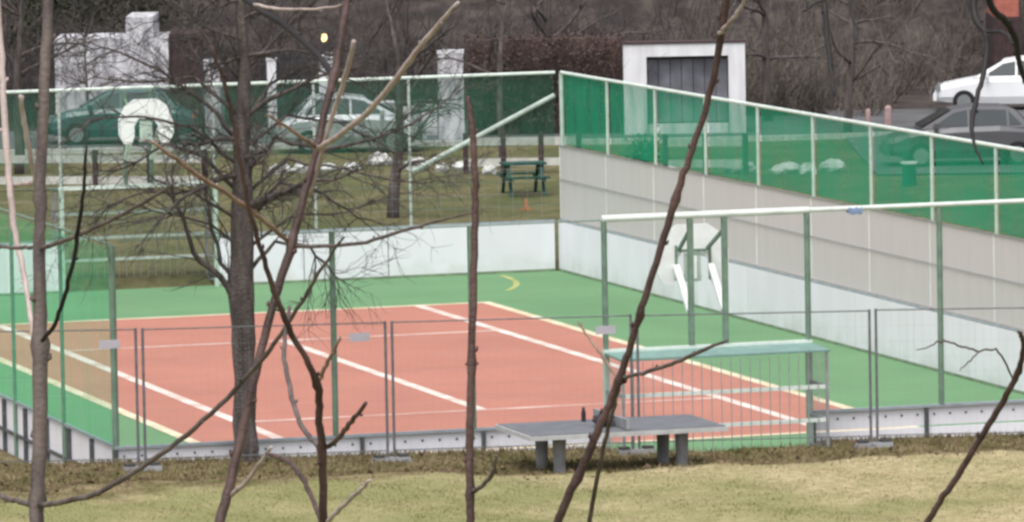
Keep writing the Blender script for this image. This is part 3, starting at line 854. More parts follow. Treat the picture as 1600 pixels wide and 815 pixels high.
s, o = sapling('tall dark red sapling leaning right with a pale forked branch near the bare tree', 338, 830, 10.0)
shoot(s, 'stem', [(340, 830, 16.3), (358, 760, 15.5), (376, 685, 14.6), (404, 565, 13.8), (430, 465, 12.9), (452, 395, 14.6), (474, 310, 12.0), (493, 240, 12.9), (510, 165, 12.0), (524, 110, 13.8), (534, 50, 12.0), (546, -30, 10.3), (560, -240, 5.2)], 10.0, 10.2, M['stem_red'], o, [(455, 385), (494, 232), (523, 118)], True)
shoot(s, 'branch', [(458, 384, 6.9), (500, 384, 6.5), (560, 380, 6.0), (640, 358, 5.2), (742, 330, 2.6)], 10.1, 9.6, M['stem_brown'], o)
shoot(s, 'branch', [(452, 378, 7.7), (420, 352, 7.7), (380, 320, 7.7), (310, 274, 7.7), (238, 222, 5.2)], 10.1, 9.7, M['stem_tan'], o)
shoot(s, 'branch', [(497, 232, 9.5), (530, 212, 9.5), (575, 175, 9.5), (620, 122, 9.5), (665, 62, 8.6), (716, 4, 6.0)], 10.1, 9.5, M['stem_pale'], o)
shoot(s, 'branch', [(492, 228, 6.9), (465, 210, 6.0), (418, 180, 3.4)], 10.1, 9.9, M['stem_tan'], o)
shoot(s, 'branch', [(484, 305, 6.0), (505, 230, 6.9), (525, 165, 7.7), (540, 118, 8.6), (553, 64, 7.7)], 10.14, 9.9, M['stem_pale'], o)  # lower part models the stem's lit side as a pale strand; tip is a twig
shoot(s, 'branch', [(522, 118, 9.5), (495, 85, 9.5), (455, 48, 9.5), (410, 18, 9.5), (375, -10, 8.6), (330, -60, 6.9)], 10.15, 10.6, M['stem_black'], o)
shoot(s, 'branch', [(398, 8, 5), (440, 15, 5), (500, 14, 4), (548, 6, 3)], 10.4, 10.2, M['stem_pale'], o)
shoot(s, 'branch', [(362, 772, 7.7), (385, 752, 7.7), (405, 725, 6.9), (424, 697, 5.2)], 10.0, 9.8, M['stem_pale'], o)

s, o = sapling('short forked red sapling in the foreground left of the thin upright stem', 506, 830, 8.0)
shoot(s, 'stem', [(506, 830, 14), (505, 770, 13), (503, 700, 13), (499, 650, 12), (496, 602, 12), (478, 560, 10), (450, 510, 10), (428, 455, 9), (405, 380, 8), (388, 320, 8), (374, 245, 7), (356, 150, 7), (330, 72, 6)], 8.0, 7.7, M['stem_red'], o, [(503, 702), (497, 600)], True)
shoot(s, 'branch', [(496, 598, 7), (510, 570, 7), (521, 548, 6), (533, 524, 4)], 7.95, 7.9, M['stem_tan'], o)
shoot(s, 'branch', [(502, 702, 8), (525, 688, 8), (545, 662, 8), (573, 628, 6)], 7.97, 7.8, M['stem_red'], o)
shoot(s, 'branch', [(502, 700, 8), (482, 680, 8), (463, 645, 8), (451, 595, 8), (444, 545, 7), (452, 480, 6)], 7.97, 8.3, M['stem_brown'], o)
shoot(s, 'branch', [(503, 815, 8), (488, 778, 8), (470, 742, 8), (446, 718, 7), (416, 708, 5)], 8.0, 8.2, M['stem_red'], o)
shoot(s, 'branch', [(508, 818, 8), (535, 790, 8), (560, 768, 7), (579, 748, 4)], 8.0, 7.8, M['stem_pale'], o)

s, o = sapling('single thin upright red brown stem in the middle foreground', 735, 830, 7.5)
shoot(s, 'stem', [(735, 830, 13), (734, 760, 13), (734, 680, 13), (737, 568, 12), (740, 440, 12), (743, 330, 11), (742, 260, 11), (738, 200, 10), (731, 148, 7)], 7.5, 7.5, M['stem_red'], o, [(737, 568), (734, 768)], True)
shoot(s, 'branch', [(736, 768, 7), (755, 757, 7), (770, 738, 7), (776, 711, 4)], 7.5, 7.4, M['stem_brown'], o)
shoot(s, 'bud_scar', [(727, 568, 4), (737, 567, 5), (748, 568, 3)], 7.5, 7.5, M['stem_red'], o)

s, o = sapling('long dark stem leaning right across the goal to the top edge', 866, 830, 8.5)
shoot(s, 'stem', [(864, 830, 13.6), (884, 785, 13.6), (912, 725, 13.6), (944, 650, 12.8), (966, 595, 12.0), (985, 540, 11.2), (1003, 480, 11.2), (1030, 395, 11.2), (1055, 312, 12.0), (1082, 232, 10.4), (1108, 150, 10.4), (1122, 85, 11.2), (1132, 20, 13.6), (1142, -60, 11.2), (1160, -260, 5.6)], 8.5, 8.3, M['stem_red'], o, [(1055, 312), (1000, 492), (968, 592), (900, 745)], True)
shoot(s, 'branch', [(970, 590, 6.4), (1005, 582, 6.4), (1050, 568, 6.4), (1095, 548, 6.4), (1136, 532, 4.0)], 8.45, 8.0, M['stem_brown'], o)
shoot(s, 'branch', [(966, 590, 4.8), (948, 566, 4.8), (928, 538, 4.8), (903, 503, 3.2)], 8.45, 8.6, M['stem_tan'], o)
shoot(s, 'branch', [(1124, 52, 6.4), (1140, 35, 6.4), (1158, 12, 5.6), (1175, -25, 4.8)], 8.32, 8.2, M['stem_pale'], o)

s, o = sapling('thin secondary shoot beside the long leaning stem below the table', 918, 830, 8.8)
shoot(s, 'stem', [(918, 830, 8.0), (930, 765, 7.2), (945, 690, 7.2), (958, 640, 6.4), (970, 592, 4.8)], 8.8, 8.5, M['stem_brown'], o, (), True)

s, o = sapling('bent dark shoot with hooked tip at the lower right edge', 1440, 830, 8.0)
shoot(s, 'stem', [(1438, 830, 10.4), (1468, 785, 10.4), (1510, 720, 10.4), (1552, 652, 10.4), (1582, 600, 9.6), (1597, 562, 8.8), (1598, 530, 8.0), (1593, 519, 5.6)], 8.0, 7.8, M['stem_red'], o, [(1590, 580)], True)
shoot(s, 'branch', [(1584, 596, 3.2), (1560, 549, 3.2), (1530, 548, 3.2), (1500, 540, 3.2), (1472, 533, 2.8), (1432, 547, 1.6)], 7.85, 7.7, M['stem_brown'], o)
shoot(s, 'branch', [(1530, 548, 2.4), (1515, 563, 2.4), (1500, 578, 1.6)], 7.75, 7.7, M['stem_brown'], o)

# dark hanging twigs at the top right, on a tree whose trunk stands just outside the picture
tx, ty = at(1760, 400, 12.0)[:2]
org = np.array([tx, ty, float(H(tx, ty))])
OT = thing('overhanging_tree', 'dark crooked twigs hanging into the top right corner', 'tree', tuple(org))
top = at(1740, -420, 12.0) - org
MB().tube([(0, 0, -.1), top * .33 + np.array([.03, 0, 0]), top * .66 + np.array([-.02, .02, 0]), top, top + np.array([.1, .1, 1.2])], [.08, .07, .06, .05, .02], 12).build('trunk', M['bark'], OT, smooth=True)
def oshoot(name, pl, d0, d1, m='stem_black'): shoot(OT, name, pl, d0, d1, M[m], org)
oshoot('limb', [(1740, -420, 46), (1640, -300, 34), (1540, -200, 26), (1400, -150, 20), (1290, -120, 14), (1200, -110, 8)], 12.0, 11.6)
oshoot('twig', [(1524, -195, 14), (1518, -80, 13), (1521, 0, 12), (1526, 35, 11), (1541, 55, 10), (1540, 100, 9), (1527, 150, 8), (1519, 190, 8), (1522, 225, 5), (1536, 256, 3)], 11.7, 11.5)
oshoot('twig', [(1541, 50, 6), (1570, 52, 6), (1582, 70, 4)], 11.6, 11.4)
oshoot('twig', [(1540, -200, 14), (1535, -60, 12), (1548, 8, 11), (1570, 32, 11), (1585, 58, 10), (1592, 95, 9), (1602, 130, 8)], 11.7, 11.9)
oshoot('twig', [(1290, -120, 10), (1287, -30, 9), (1291, 40, 9), (1296, 90, 8), (1303, 150, 4)], 11.6, 11.4)
oshoot('twig', [(1288, 0, 6), (1272, 6, 6), (1256, 18, 4)], 11.5, 11.3)
oshoot('twig', [(1330, -125, 6), (1328, 10, 5), (1340, 45, 4), (1334, 78, 3)], 11.6, 11.3)

# ------------------------------------------------------------------ beyond the pitch
def ground_at(x, y):
    z = .25
    for _ in range(4):
        p = gz(x, y, z); z = float(H(p[0], p[1]))
    return np.array([p[0], p[1], z])
def px_m(p): return F_PX / ((np.array(p) - CAM) @ _f)
def top_z(p, x, y):
    """height at which the vertical over p meets picture height y"""
    d = depth(p[0], p[1]); q = at(x, y, d / (1)); 
    r_ = ray(x, y); k = d / (r_[0] * math.sin(YAW) + r_[1] * math.cos(YAW))
    return (CAM + k * r_)[2]
VX = np.array([math.cos(YAW), -math.sin(YAW)])          # across the view
VY = np.array([math.sin(YAW), math.cos(YAW)])           # along the view
FACE = -YAW

# driveway behind the lawn
dv = MB()
pA, pB = ground_at(-60, 243), ground_at(1660, 205)
n = 30; vv = []
for i in range(n + 1):
    a = pA + (pB - pA) * i / n
    for k in range(4):
        q = a[:2] + VY * (k * 9.0 / 3)
        vv.append((q[0], q[1], float(H(q[0], q[1])) + .02))
dv.add(vv, [(i * 4 + k, (i + 1) * 4 + k, (i + 1) * 4 + k + 1, i * 4 + k + 1) for i in range(n) for k in range(3)])
o = dv.build('driveway', M['asphalt']); tag(o, 'grey asphalt drive beyond the lawn', kind='structure')

def blockset(name, label, cat, x0, x1, ybase, group=None):
    """an Empty facing the viewer whose local x runs across the view from the pixel x0; returns root, width in m, height function"""
    p = ground_at(x0, ybase)
    s_ = px_m(p)
    root = thing(name, label, cat, tuple(p), FACE, group)
    return root, (x1 - x0) / s_, lambda y: top_z(p, x0, y) - p[2]

# white garage with grey door
g, w, hh = blockset('garage', 'small white garage with grey door behind the right green net', 'garage', 976, 1166, 212)
ht = hh(70); pl = 36 / px_m(g.location); pr = 26 / px_m(g.location); lint = .33
bx('side_pillar', M['render_white'], g, 0, 0, -.1, pl, 1.0, ht - lint)
bx('side_pillar', M['render_white'], g, w - pr, 0, -.1, w, 1.0, ht - lint)
bx('lintel', M['render_white'], g, 0, .003, ht - lint, w, 1.0, ht)
bx('roof_slab', M['dark_wood'], g, -.03, -.03, ht + .002, w + .03, 1.05, ht + .04)
bx('rear_wall', M['dark_wood'], g, pl + .01, .8, -.1, w - pr - .01, .95, ht - lint - .01)
nd = 7; dw = (w - pl - pr - .04) / nd
for i in range(nd):
    bx('door_board', M['door_grey'], g, pl + .02 + i * dw + .008, .35, .30, pl + .02 + (i + 1) * dw - .008, .39, ht - lint - .03)
bx('door_sill', M['render_white'], g, pl + .02, .10, -.05, w - pr - .02, .34, .27)
bx('door_frame', M['dark_paint'], g, pl + .012, .30, ht - lint - .09, w - pr - .012, .34, ht - lint - .004)

# tall white pillar, low wall to its left
g, w, hh = blockset('white_pillar', 'tall white rendered pillar rising above the far net', 'pillar', 686, 726, 221)
ht = hh(80)
bx('shaft', M['render_dirty'], g, 0, 0, -.1, w, .6, ht - .08); bx('cap', M['render_white'], g, -.02, -.02, ht - .078, w + .02, .62, ht)
g, w, hh = blockset('garden_wall', 'low white rendered wall left of the tall pillar', 'wall', 520, 684, 216)
ht = hh(160); nseg = 3
for i in range(nseg): bx('wall_panel', M['render_dirty'], g, w * i / nseg + .006, 0, -.1, w * (i + 1) / nseg - .006, .25, ht - .05)
bx('coping', M['render_white'], g, -.02, -.03, ht - .048, w, .28, ht)

# gate pillars and dark gate with a lit lantern
g, w, hh = blockset('gate_pillar', 'white gate pillar with lantern beside the dark gate', 'pillar', 500, 526, 200)
ht = hh(84); bx('shaft', M['render_white'], g, 0, 0, -.1, w, .4, ht)
lt = thing('lantern', 'lit yellow lantern on the white gate pillar', 'lamp', tuple(np.array(g.location) + np.array([VX[0] * w * .35, VX[1] * w * .35, ht])), FACE)
MB().tube([(0, .2, 0), (0, .2, .30)], .035, 8).build('lamp_stem', M['dark_paint'], lt)
MB().tube([(0, .2, .302), (0, .2, .36), (0, .2, .46), (0, .2, .52)], [.04, .075, .075, .04], 12).build('lamp_bulb', M['lamp_glow'], lt, smooth=True)
MB().tube([(0, .2, .522), (0, .2, .56), (0, .2, .62)], [.16, .13, .02], 12).build('lamp_hood', M['dark_paint'], lt)
g, w, hh = blockset('gate_pillar', 'slim white gate pillar left of the dark gate', 'pillar', 419, 433, 200)
ht = hh(92); bx('shaft', M['render_white'], g, 0, 0, -.1, w, .4, ht - .05); bx('cap', M['render_white'], g, -.02, -.02, ht - .048, w + .02, .42, ht)
g, w, hh = blockset('gate', 'dark barred gate between the white gate pillars', 'gate', 435, 499, 200)
ht = hh(84)
nb = 8
for i in range(nb): bx('bar', M['dark_paint'], g, w * i / nb + .01, .15, .10, w * (i + 1) / nb - .035, .19, ht)
for z in (.25, ht - .2): bx('rail', M['dark_paint'], g, 0, .192, z, w, .23, z + .07)

# white house wall with dark door on the left
g, w, hh = blockset('outbuilding', 'white rendered outbuilding with dark door at the upper left', 'building', 88, 345, 205)
s_ = px_m(g.location); ht = hh(62)
bx('wall', M['render_dirty'], g, 0, 0, -.1, 178 / s_, 3.0, ht)
bx('wall', M['render_dirty'], g, 112 / s_, .004, ht + .002, 155 / s_, 2.9, hh(30))
bx('wall', M['render_dirty'], g, 232 / s_, .05, -.1, w, 3.0, hh(98))
bx('door', M['dark_wood'], g, 180 / s_, .12, -.1, 230 / s_, .2, hh(64))
bx('roof_slab', M['dark_wood'], g, 178 / s_ + .01, .02, hh(64) + .01, w + .05, 3.0, hh(64) + .12)

# beech hedge between the pillar and the garage
def leaf_mass(mb, centre_fn, n, size, rnd):
    for _ in range(n):
        c = centre_fn(); a = rnd.normal(0, 1, 3); a /= np.linalg.norm(a); b2 = np.cross(a, rnd.normal(0, 1, 3)); b2 /= (np.linalg.norm(b2) + 1e-9)
        s1 = size * rnd.uniform(.6, 1.3); s2 = s1 * .6
        mb.add([c - a * s1, c + b2 * s2, c + a * s1, c - b2 * s2], [(0, 1, 2, 3)])
g, w, hh = blockset('beech_hedge', 'reddish brown clipped hedge between the pillar and the garage', 'hedge', 728, 978, 214)
ht = hh(56)
lm = MB(); leaf_mass(lm, lambda: np.array([rng.uniform(0, w), abs(rng.normal(0, .35)), rng.uniform(.05, 1) ** .8 * ht + rng.normal(0, .03)]), 6000, .045, rng)
lm.build('foliage', M['hedge_leaf'], g)
tw = MB()
for _ in range(240):
    p = np.array([rng.uniform(0, w), rng.uniform(0, .7), 0]); tw.tube(wander(p, np.array([rng.normal(0, .2), rng.normal(0, .2), 1]), ht * rng.uniform(.7, 1.05), 5, .12, 0, rng), [.012, .011, .009, .007, .005, .003], 3, cap=False)
tw.build('stems', M['twig_wood'], g)
bx('inner_growth', M['hedge_leaf'], g, .05, .45, 0, w - .05, .9, ht - .15)

# cars
def car(label, m, p, rz, L_=4.2, W_=1.72, estate=False):
    root = thing('parked_car', label, 'car', tuple(p), rz)
    # stations: x, z belt (body top), half width
    st = [(-L_ / 2, .62, .60), (-L_ / 2 + .12, .80, .76), (-L_ / 2 + .5, .92, .83), (-.75, .98, .86), (.3, .96, .86), (.95, .93, .85), (1.4, .86, .83), (L_ / 2 - .18, .74, .76), (L_ / 2, .60, .58)]
    mb = MB(); ring = 8; vv = []
    for x, zt_, hw in st:
        zb_ = .30 if abs(x) > L_ / 2 - .3 else .22
        for yy, zz in ((-hw * .92, zb_), (-hw, .42), (-hw * 1.0, zt_ - .12), (-hw * .92, zt_), (hw * .92, zt_), (hw * 1.0, zt_ - .12), (hw, .42), (hw * .92, zb_)):
            vv.append((x, yy, zz))
    ff_ = [(i * ring + k, i * ring + (k + 1) % ring, (i + 1) * ring + (k + 1) % ring, (i + 1) * ring + k) for i in range(len(st) - 1) for k in range(ring)]
    ff_ += [tuple(range(ring))[::-1], tuple((len(st) - 1) * ring + k for k in range(ring))]
    mb.add(vv, ff_).build('body', m, root, smooth=False)
    r0 = -L_ / 2 + (.12 if estate else .45)
    prof = [(r0, .93), (r0 + .35, 1.34), (-.9, 1.43), (-.2, 1.45), (.35, 1.38), (1.15, .93)]
    cab = MB(); vv = []
    for x, z in prof:
        hw = .80 if z < 1 else .80 - (z - .93) * .42
        vv += [(x, -hw, z), (x, hw, z)]
    nP = len(prof)
    cab.add(vv, [(2 * i, 2 * i + 1, 2 * i + 3, 2 * i + 2) for i in range(nP - 1)] + [tuple(2 * i for i in range(nP)), tuple(2 * i + 1 for i in range(nP))[::-1]])
    cab.build('cabin', m, root)
    def win(name, poly, s=None, thick=.012):
        v_ = []
        for x, z in poly:
            hw = .80 - (z - .93) * .42
            v_.append((x, s * (hw + thick), z))
        MB().add(v_, [tuple(range(len(v_)))]).build(name, M['glass_dark'], root)
    for s in (-1, 1):
        win('side_window', [(.02, .98), (.86, .98), (.34, 1.30), (.02, 1.36)], s)
        win('side_window', [(-.92, .98), (-.04, .98), (-.04, 1.37), (-.92, 1.35)], s)
        win('side_window', [(r0 + .22, 1.0), (-.98, .98), (-.98, 1.34), (r0 + .48, 1.28)], s)
    for (xa, za), (xb, zb_) in (((1.12, .97), (.40, 1.36)), ((r0 + .02, .99), (r0 + .32, 1.31))):
        n_ = np.array([zb_ - za, 0, xa - xb]) * (1 if xa > 0 else -1); n_ = n_ / np.linalg.norm(n_) * .012
        if n_[2] < 0: n_ = -n_
        ha, hb = .74, .60
        MB().add([(xa + n_[0], -ha, za + n_[2]), (xa + n_[0], ha, za + n_[2]), (xb + n_[0], hb, zb_ + n_[2]), (xb + n_[0], -hb, zb_ + n_[2])], [(0, 1, 2, 3)]).build('windscreen', M['glass_dark'], root)
    for x in (-L_ / 2 + .78, L_ / 2 - .80):
        for s in (-1, 1):
            wh = MB().tube([(x, s * .70, .30), (x, s * .885, .30)], .305, 20).build('wheel', M['tyre'], root)
            MB().tube([(x, s * .886, .30), (x, s * .897, .30)], .19, 16).build('rim', M['rim'], wh)
    for s in (-1, 1):
        MB().box(L_ / 2 - .16, s * .62 - .13, .60, L_ / 2 - .02, s * .62 + .13, .72).build('headlight', M['rim'], root)
        MB().box(-L_ / 2 + .02, s * .62 - .1, .66, -L_ / 2 + .10, s * .62 + .1, .78).build('tail_light', M['red_brick'], root)
        MB().box(.72, s * .93 - .07, .95, .84, s * .93 + .07, 1.07).build('mirror', m, root)
    MB().box(L_ / 2 - .06, -.75, .32, L_ / 2 + .04, .75, .50).build('bumper', m, root)
    return root
p = ground_at(192, 224); car('dark teal parked car behind the far basketball board', M['car_teal'], p, FACE + math.pi, 3.9)
p = ground_at(1590, 172); car('white parked car at the upper right beyond the green net', M['car_white'], p, FACE + math.pi - .12, 4.4, estate=True)

p = ground_at(1508, 258); car('dark grey parked car in front of the white car at the right', M['car_grey'], p, FACE + math.pi + .05, 3.9)
p = ground_at(548, 236); car('silver parked car in front of the low white wall behind the far net', M['car_silver'], p, FACE + .06, 3.7)
# asphalt ramp under the white car
rp = MB(); vv = []
c0 = ground_at(1370, 275); n = 12
for i in range(n + 1):
    for k in range(6):
        q = c0[:2] + VX * (i * 8.0 / n) + VY * (k * 5.0 - .0)
        vv.append((q[0], q[1], float(H(q[0], q[1])) + .035))
rp.add(vv, [(i * 6 + k, (i + 1) * 6 + k, (i + 1) * 6 + k + 1, i * 6 + k + 1) for i in range(n) for k in range(5)])
tag(rp.build('road', M['asphalt']), 'grey road at the upper right', kind='structure')

# small things along the drive
def post_item(name, label, cat, x, yb, yt, wpx, m, group=None):
    p = ground_at(x, yb); s_ = px_m(p); h_ = top_z(p, x, yt) - p[2]; w_ = wpx / s_
    root = thing(name, label, cat, tuple(p), FACE, group)
    MB().tube([(0, 0, -.05), (0, 0, h_ * .9), (0, 0, h_)], [w_ / 2, w_ / 2, w_ * .3], 10).build('shaft', m, root)
    return root, h_, w_
post_item('bollard', 'pale pinkish bollard beside the road above the green net', 'bollard', 1388, 205, 165, 11, M['pink'], 'bollards by the road')
post_item('bollard', 'thin pink bollard, left of the two beside the road', 'bollard', 1357, 205, 170, 8, M['pink'], 'bollards by the road')
r_, h_, w_ = post_item('litter_bin', 'dark green litter bin with white lid behind the right net', 'bin', 1421, 290, 256, 22, M['table_green'])
MB().tube([(0, 0, h_ + .001), (0, 0, h_ + .05)], w_ * .62, 12).build('lid', M['white_steel'], r_)
# pale rail fence beyond the lawn, in two stretches
def rail_fence(label, x0, x1, yb, gaps):
    p, q = ground_at(x0, yb), ground_at(x1, yb - 2)
    root = thing('rail_fence', label, 'fence', tuple(p), math.atan2(q[1] - p[1], q[0] - p[0]))
    w = math.hypot(*(q - p)[:2]); n = gaps
    for i in range(n + 1):
        bx('post', M['dark_wood'], root, w * i / n - .06, -.02, -.1, w * i / n + .06, .10, .98)
    for i in range(n):
        for z in (.18, .68):
            MB().box(w * i / n + .064, .0, z, w * (i + 1) / n - .064, .06, z + .18).build('rail', M['timber_pale'], root)
rail_fence('pale two rail fence with dark posts left of the far corner post', 728, 905, 272, 3)
rail_fence('pale two rail fence seen through the right green net below the garage', 1040, 1165, 274, 2)
rail_fence('pale two rail fence at the far left behind the far goal', -20, 320, 300, 4)

stone_meshes = []
for k in range(5):
    rnd = np.random.default_rng(40 + k); mb = MB(); nu, nv = 9, 6; pts_ = []
    for i in range(nv + 1):
        ph = math.pi * i / nv
        for j in range(nu):
            th = 2 * math.pi * j / nu; rr = 1 + rnd.normal(0, .10)
            pts_.append((.34 * rr * math.sin(ph) * math.cos(th), .24 * rr * math.sin(ph) * math.sin(th), .10 - .17 * rr * math.cos(ph)))
    mb.add(pts_, [(i * nu + j, i * nu + (j + 1) % nu, (i + 1) * nu + (j + 1) % nu, (i + 1) * nu + j) for i in range(nv) for j in range(nu)])
    sm = mb.mesh('boulder'); sm.materials.append(M['stone_white']); stone_meshes.append(sm)
spots = [(438, 272), (470, 270), (512, 268), (548, 270), (592, 258), (650, 266), (690, 268), (722, 266), (764, 272), (1150, 270), (1168, 270), (1218, 272), (1232, 270), (1262, 272), (1300, 268)]
for i, (x, y) in enumerate(spots):
    p = ground_at(x, y); o = inst('boulder', stone_meshes[i % 5], None, tuple(p), (0, 0, i * 1.3)); sc_ = .7 + .4 * rng.random(); o.scale = (sc_, sc_, sc_ * 1.1)
    ordn = ['leftmost', 'second', 'third', 'fourth', 'fifth', 'sixth', 'seventh', 'eighth', 'ninth']
    if x < 800: tag(o, (ordn[i] + ' pale boulder' + (' from the left' if i else '') + ' in the row on the lawn beyond the far boards'), 'boulder', 'pale boulders behind the far end')
    else: tag(o, (ordn[i - 9] + ' pale boulder' + (' from the left' if i > 9 else '') + ' in the row seen through the right green net'), 'boulder', 'pale boulders behind the right net')

# picnic table, cone, leaning post
p = ground_at(818, 304)
pt = thing('picnic_table', 'dark green picnic table on the lawn behind the far corner', 'picnic table', tuple(p), FACE + .15)
bx('table_top', M['table_green'], pt, -.50, -.35, .70, .50, .35, .75)
for s in (-1, 1): bx('bench_seat', M['table_green'], pt, -.50, s * .72 - .13, .42, .50, s * .72 + .13, .46)
for x in (-.38, .38):
    for s in (-1, 1): MB().bar((x, s * .72, -.04), (x, s * .22, .698), .07).build('leg', M['table_green'], pt)
    MB().bar((x, -.82, .38), (x, .82, .38), .06).build('cross_beam', M['table_green'], pt)
p = ground_at(822, 328)
cn = thing('traffic_cone', 'small faded orange cone on the lawn behind the far boards', 'cone', tuple(p), 0)
MB().tube([(0, 0, .03), (0, 0, .24), (0, 0, .25)], [.07, .025, .015], 12).build('cone_body', M['orange'], cn); MB().box(-.10, -.10, -.02, .10, .10, .028).build('cone_base', M['orange'], cn)
p = gy(1333, 322, YB)  # blue cloth hung on the near top rail
bc = thing('blue_cloth', 'small blue cloth hanging on the pale top rail at right', 'cloth', tuple(gy(1335, 327, PYN)), 0)
v_ = []
for i in range(9):
    x = -.11 + .22 * i / 8
    for y, z in ((-.045, -.07), (-.045, .02), (0, .048), (.045, .02), (.045, -.05)):
        v_.append((x, y + .004 * math.sin(i * 2), z + .008 * math.sin(i * 1.7)))
MB().add(v_, [(i * 5 + k, (i + 1) * 5 + k, (i + 1) * 5 + k + 1, i * 5 + k + 1) for i in range(8) for k in range(4)]).build('cloth_sheet', M['blue'], bc, smooth=True)

# green shrub behind the right net
p = ground_at(1012, 252); sb = thing('evergreen_shrub', 'bright green leafy shrub left of the garage door behind the net', 'shrub', tuple(p), 0)
lm = MB(); leaf_mass(lm, lambda: (lambda v: np.array([v[0] * .42, v[1] * .35, abs(v[2]) * .45 + .06]))(rng.normal(0, .55, 3)), 900, .05, rng); lm.build('foliage', M['shrub_leaf'], sb)
tw = MB()
for _ in range(12): tw.tube(wander((0, 0, 0), np.array([rng.normal(0, .5), rng.normal(0, .5), 1]), .6, 4, .15, 0, rng), [.014, .011, .008, .005, .003], 4)
tw.build('stems', M['twig_dark'], sb)

# young trees on the lawn beyond the far boards
def young_tree(label, x, yb, hgt, r0, nl, seed, twm='twig_dark', lean=0.0, name='bare_tree'):
    rnd = np.random.default_rng(seed); p = ground_at(x, yb)
    root = thing(name, label, 'tree', tuple(p), 0)
    tr = wander((0, 0, -.1), np.array([lean, 0, 1]), hgt, 12, .05, .02, rnd)
    MB().tube(tr, [r0 * (1 - .8 * i / 12) for i in range(13)], 9).build('trunk', M['bark'], root, smooth=True)
    st = []
    for i in range(nl):
        k = rnd.integers(3, 12); an = rnd.uniform(0, 6.28)
        st.append((wander(tr[k], np.array([math.cos(an), math.sin(an), rnd.uniform(.2, .9)]), hgt * rnd.uniform(.25, .45), 7, .14, .0, rnd), r0 * .4))
    grow(root, st, M[twm], rnd, n2=(6, 10), n3=(3, 6), l2=(.5, 1.2), l3=(.25, .6), tw=.008)
young_tree('slender bare tree on the lawn just behind the far board wall', 614, 340, 4.5, .15, 11, 101, lean=.05)
young_tree('thin dark bare tree beyond the lawn left of the far corner', 786, 262, 5.5, .10, 8, 102)
young_tree('bare tree behind the far goal at the far left', 30, 272, 6.0, .14, 10, 103)
young_tree('bare bushy tree above the bollards at the upper right', 1325, 215, 6.0, .12, 14, 104, 'twig_tan')
young_tree('tall bare tree rising behind the garage', 1200, 190, 7.0, .14, 13, 105, 'twig_wood')
young_tree('bare tree behind the brown hedge', 850, 180, 8.0, .16, 13, 106, 'twig_wood')
young_tree('bare tree behind the dark gate', 455, 180, 8.0, .15, 13, 107, 'twig_wood')
young_tree('bare tree behind the white outbuilding', 285, 178, 8.0, .16, 13, 108, 'twig_wood')

young_tree('small bare bushy tree in front of the white outbuilding', 140, 214, 3.0, .06, 13, 109)
young_tree('small bare tree between the outbuilding door and the trunk of the near tree', 318, 222, 3.2, .06, 12, 110)
# pale kerb along the drive
kb = MB(); vv = []
for i in range(41):
    a_ = pA + (pB - pA) * i / 40; q0 = a_[:2] - VY * .25; q1 = a_[:2] - VY * .02
    for q in (q0, q1): vv.append((q[0], q[1], float(H(q[0], q[1])) + .13))
    for q in (q0, q1): vv.append((q[0], q[1], float(H(q[0], q[1])) - .1))
kb.add(vv, [f for i in range(40) for f in ((i * 4, i * 4 + 4, i * 4 + 5, i * 4 + 1), (i * 4 + 2, i * 4 + 6, i * 4 + 4, i * 4), (i * 4 + 1, i * 4 + 5, i * 4 + 7, i * 4 + 3))])
tag(kb.build('kerb', M['timber_pale']), 'pale kerb along the front of the drive', kind='structure')

# evergreen at the upper left corner
p = ground_at(150, 172); ev = thing('evergreen_tree', 'dark evergreen boughs above the white outbuilding', 'tree', tuple(p), 0)
MB().tube(wander((0, 0, -.1), np.array([0, 0, 1.0]), 7, 8, .03, 0, rng), [.2, .19, .17, .15, .13, .11, .08, .05, .02], 10).build('trunk', M['bark'], ev)
lm = MB()
leaf_mass(lm, lambda: (lambda a, z, q: np.array([math.cos(a) * q, math.sin(a) * q, z]))(rng.uniform(0, 6.28), rng.uniform(1.5, 6.5), 2.4 * math.sqrt(rng.random())), 7000, .09, rng)
lm.build('crown', M['pine_leaf'], ev)

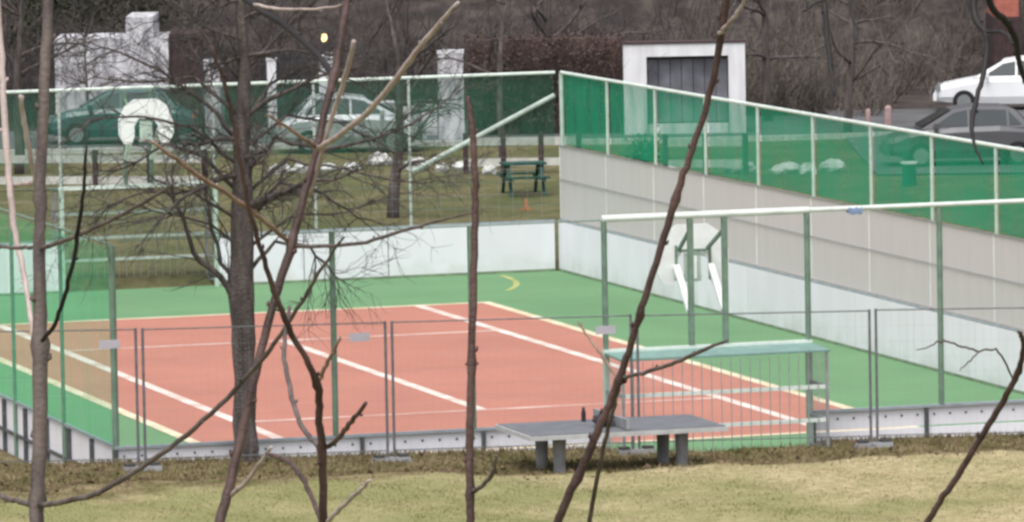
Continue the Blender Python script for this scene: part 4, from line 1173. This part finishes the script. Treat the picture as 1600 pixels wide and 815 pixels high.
# wooded slope: a mass of bare shrubs
def thicket(name, label, m, n, x0, x1, d0, d1, hmin, hmax, shoots, seed):
    rnd = np.random.default_rng(seed); mb = MB()
    for _ in range(n):
        d = d0 + (d1 - d0) * rnd.random() ** 1.3; lat = (rnd.uniform(x0, x1) - 800) / F_PX * d
        c = CAM[:2] + VY * d + VX * lat
        if d < 186 and lat > (1385 - 800) / F_PX * d: continue
        h_ = rnd.uniform(hmin, hmax)
        for _ in range(shoots):
            b0 = c + rnd.normal(0, .25, 2); z = float(H(b0[0], b0[1])) - .05
            s1 = wander((b0[0], b0[1], z), np.array([rnd.normal(0, .35), rnd.normal(0, .35), 1]), h_ * rnd.uniform(.5, 1.1), 4, .16, 0, rnd)
            r0 = rnd.uniform(.008, .02)
            mb.tube(s1, [r0, r0 * .85, r0 * .7, r0 * .5, r0 * .3], 3, cap=False)
            for _ in range(3):
                k = rnd.integers(1, 4)
                s2 = wander(s1[k], np.array([rnd.normal(0, .7), rnd.normal(0, .7), .7]), h_ * rnd.uniform(.2, .45), 3, .2, 0, rnd)
                mb.tube(s2, [.008, .006, .005, .003], 3, cap=False)
    return tag(mb.build(name, m), label, 'thicket', kind='stuff')
thicket('thicket', 'purple brown mass of bare shrubs on the slope behind the drive', M['twig_wood'], 330, -60, 1150, 178, 214, 1.6, 3.4, 12, 11)
thicket('thicket', 'tan grey mass of bare shrubs on the slope at upper right', M['twig_tan'], 270, 1110, 1680, 176, 212, 1.0, 2.8, 12, 12)

# brick house corner showing at the top right
_d = 188.5
_q = CAM[:2] + VY * _d + VX * ((1562 - 800) / F_PX * _d)
_zt = top_z((_q[0], _q[1], 0), 1562, 27)
hs_ = thing('brick_house', 'red brick wall of a house showing through the trees at the top right edge', 'house', (_q[0], _q[1], _zt), FACE)
bx('plinth', M['dark_wood'], hs_, -.05, -.04, -2.6, .75, 3, -.002)
bx('wall', M['red_brick'], hs_, 0, 0, 0, .68, 3, 3.0)
bx('roof', M['roof_tile'], hs_, -.3, -.3, 3.005, 1.0, 3.3, 3.3)
bx('window', M['glass_dark'], hs_, .15, -.02, 1.2, .55, -.003, 2.2)
